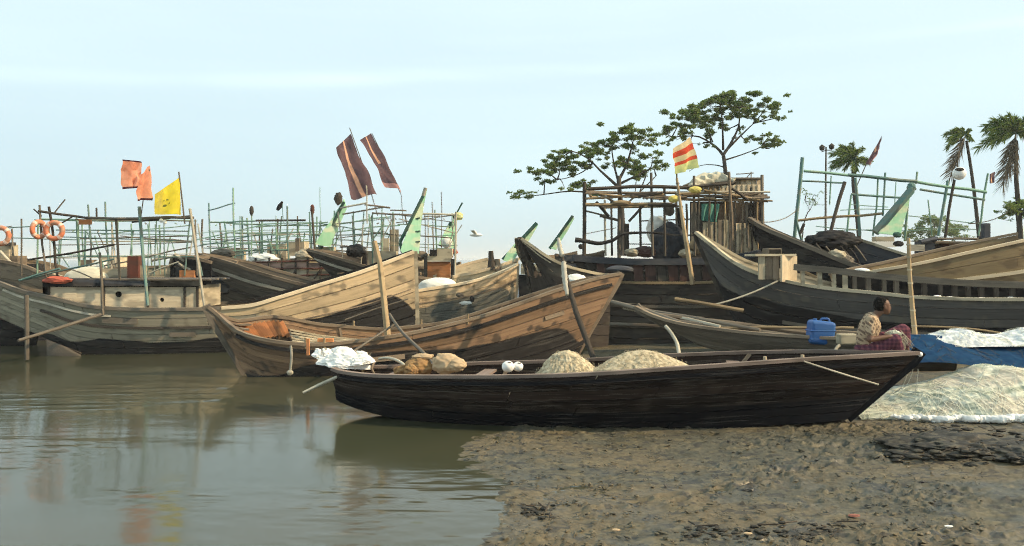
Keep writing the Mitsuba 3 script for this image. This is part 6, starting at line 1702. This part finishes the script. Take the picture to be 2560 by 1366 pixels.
obj('hair', trimesh.Trimesh(hv, hm.faces, process=False), mat('m_hair', color=(.010, .009, .008), rough=.85, spec=.08), pr, smooth=True)


def shirt_color(p, n, uv):
    d = dr.abs(dr.sin((p.x + p.z) * 45)) * dr.abs(dr.sin((p.x - p.z + p.y) * 38))
    return mix(mi.Color3f(.40, .30, .20), mi.Color3f(.09, .055, .04), smoothstep(.42, .62, d) * .75)


mat('m_shirt', shirt_color, rough=.9, spec=.1)
sh = [(w(0, 0, .20), .148, w(0, 0, .30), .142), (w(0, 0, .30), .142, chest, .148), (chest, .14, w(.05, 0, .515), .112), (shn, .076, w(.05, 0, .50), .10), (shf, .076, w(.05, 0, .50), .10), (shn, .074, shn * .35 + eln * .65, .064), (shf, .074, shf * .35 + elf * .65, .064)]
sm = flesh(sh, .016, 5)
sv = np.array(sm.vertices)
sv += (np.abs(meshkit.fbm(sv * [14, 14, 9], 3, 5) - .5) * -.05)[:, None] * unit(sv - chest)
obj('shirt', trimesh.Trimesh(sv, sm.faces, process=False), 'm_shirt', pr, smooth=True)
obj('waist_cloth', flesh([(w(.05, -.09, .20), .075, w(.10, .02, .19), .07)], .02, 4), 'm_sack_white', pr, smooth=True)


def wrap_color(p, n, uv):
    ch = smoothstep(.6, .9, dr.abs(dr.sin(p.x * 60))) + smoothstep(.6, .9, dr.abs(dr.sin(p.z * 60)))
    return mix(mi.Color3f(.070, .028, .045), mi.Color3f(.17, .060, .075), ch * .5)


mat('m_wrap', wrap_color, rough=.9, spec=.1)
lw = [(w(0, 0, .10), .17, w(.03, -.10, .10), .12), (w(.03, -.10, .11), .118, kn, .088), (kn, .080, kn * .35 + an * .65, .07), (w(.03, .10, .11), .118, kf, .088), (kf, .080, kf * .4 + af * .6, .068), (w(.12, -.08, .10), .10, w(.2, .1, .14), .09)]
lm = flesh(lw, .018, 5)
lv = np.array(lm.vertices)
lv += (meshkit.fbm(lv * [16, 16, 7], 3, 8) - .5)[:, None] * .05 * unit(lv - w(.15, 0, .1))
obj('wrap', trimesh.Trimesh(lv, lm.faces, process=False), 'm_wrap', pr, smooth=True)
lapn = thing('net_in_hand', 'small tuft of pale net in the lap of the seated person', 'net')
obj('netting', lump(w(.34, -.06, .33), (.10, .12, .05), 140, .35, 3, 4), 'm_net_pale', lapn, smooth=True)
st = []
for i in range(60):
    a = w(.34, -.10, .32) + rng.normal(0, .07, 3) * [1.2, .8, .5]
    st.append(tube([a, a + [.04, -.02, -.05], a + [.07 + .05 * rng.normal(), -.04, -.16]], .004, 3))
obj('strand', joinuv(st), 'm_pole_pale', lapn, kind='stuff')

# ================================================================ litter and clods on the mud
r = np.random.default_rng(5)
kinds = [trimesh.convex.convex_hull(r.normal(0, 1, (9, 3)) * [1.4, 1.2, .6]) for _ in range(14)]
yy = 6.6 + 6.2 * r.uniform(0, 1, 2600) ** 1.3
xx = r.uniform(-.6, 5.2, 2600) * (yy / 10) + .1
zz = ground_z(xx, yy)
mb = MB()
for x, y, z in zip(xx, yy, zz):
    if z > 0:
        k_ = kinds[r.integers(14)]
        a_ = r.uniform(0, 6.28)
        R_ = np.array([[math.cos(a_), math.sin(a_), 0], [-math.sin(a_), math.cos(a_), 0], [0, 0, 1]])
        mb.raw(k_.vertices @ R_ * (.005 + .013 * r.uniform() ** 4) + [x, y, z + .02], k_.faces)
single('mud_clods', mb.out()[:2], 'm_mud', 'small clods and crumbs of wet mud strewn over the flat', 'mud clods', kind='stuff')
mat('m_wet_mud', lambda p, n, uv: mix(mi.Color3f(.030, .027, .021), mi.Color3f(.080, .070, .048), smoothstep(.45, .7, fbm(p.x * 14, p.y * 14, p.z * 20, octaves=3))), rough=.65, spec=.3)


def clump(label, px0, px1, py0, py1, n, sz, hz, seed, name='mud_mound'):
    r = np.random.default_rng(seed)
    k = thing(name, label, 'mud mound')
    parts = []
    for i in range(n):
        px, py = r.uniform(px0, px1), r.uniform(py0, py1)
        Yg = EYE * F / (py - HY)
        x = (px - CX) / F * Yg
        g = float(ground_z(x, Yg))
        e = 1 - abs((px - (px0 + px1) / 2) / (px1 - px0) * 2) ** 2
        s = sz * r.uniform(.35, 1.2)
        parts.append(lump((x, Yg, g + hz * e * r.uniform(.0, .8)), (s * 1.6, s, s * .5), seed * 50 + i, .5, 3.2, 2, rz=r.uniform(-.5, .5)))
    cx, cy = (px0 + px1) / 2, (py0 + py1) / 2
    Yg = EYE * F / (cy - HY)
    x = (cx - CX) / F * Yg
    if hz > .05:
        obj('base', lump((x, Yg, float(ground_z(x, Yg)) - .02), ((px1 - px0) * Yg / F / 2, (py1 - py0) * Yg ** 2 / F / EYE / 2, hz * 1.1), seed, .35, 4.0, 5), 'm_wet_mud', k, smooth=True)
    obj('clods', join(parts), 'm_wet_mud', k, smooth=True, kind='stuff')
    sticks = []
    for i in range(max(3, n // 9)):
        px, py = r.uniform(px0, px1), r.uniform(py0, py1)
        Yg = EYE * F / (py - HY)
        p = np.array([(px - CX) / F * Yg, Yg, float(ground_z((px - CX) / F * Yg, Yg)) + .03 + hz * .6])
        d = np.append(unit(r.normal(0, 1, 2)) * r.uniform(.08, .2), r.uniform(-.02, .06))
        obj('twig', tube([p - d / 2, p, p + d / 2], .006, 4), 'm_pole_dark', k)
    return k


clump('dark churned mound of wet mud and twigs at the right of the flat', 2215, 2560, 1115, 1180, 150, .042, .15, 1)
clump('second dark wet mud ridge reaching the right edge', 2430, 2640, 1140, 1195, 90, .045, .14, 2)
clump('small dark ridge of wet mud at the river edge', 1305, 1385, 1268, 1305, 40, .022, .03, 3)
clump('dark muddy litter along the bottom edge of the picture', 1680, 2120, 1328, 1366, 90, .022, .02, 4)
single('litter', lump((lambda q: np.array([q[0], q[1], float(ground_z(q[0], q[1])) + .03]))(at(2135, 1316, EYE * F / (1316 - HY))), (.05, .03, .012), 151, .3), mat('m_litter_red', color=(.25, .10, .07), rough=.8), 'red scrap lying on the mud near the bottom', 'litter')
for i, (px, py, m_, lab) in enumerate(((2372, 1345, 'm_sack_white', 'pale shell lying on the mud near the bottom right'), (1870, 1358, 'm_cloth_tan', 'tan leaf lying at the bottom edge'), (1540, 1340, 'm_cloth_tan', 'tan leaf on the mud left of the other leaf'))):
    Yg = EYE * F / (py - HY)
    x = (px - CX) / F * Yg
    single('litter', lump((x, Yg, float(ground_z(x, Yg)) + .03), (.035, .02, .008), 160 + i, .3), m_, lab, 'litter')

# ================================================================ the morning air
scene['haze_air'] = {'type': 'homogeneous', 'albedo': {'type': 'rgb', 'value': [0.93, 0.95, 0.97]}, 'sigma_t': 0.0006}
scene['haze'] = {'type': 'cube', 'to_world': T().translate([0, 2400, 6.5]).scale([4700, 6200, 14.5]), 'bsdf': {'type': 'null'}, 'interior': {'type': 'ref', 'id': 'haze_air'}}
scene['camera']['medium'] = {'type': 'ref', 'id': 'haze_air'}
labels['haze'] = {'label': 'thin morning haze over the river and the mud flat', 'category': 'haze', 'kind': 'stuff'}
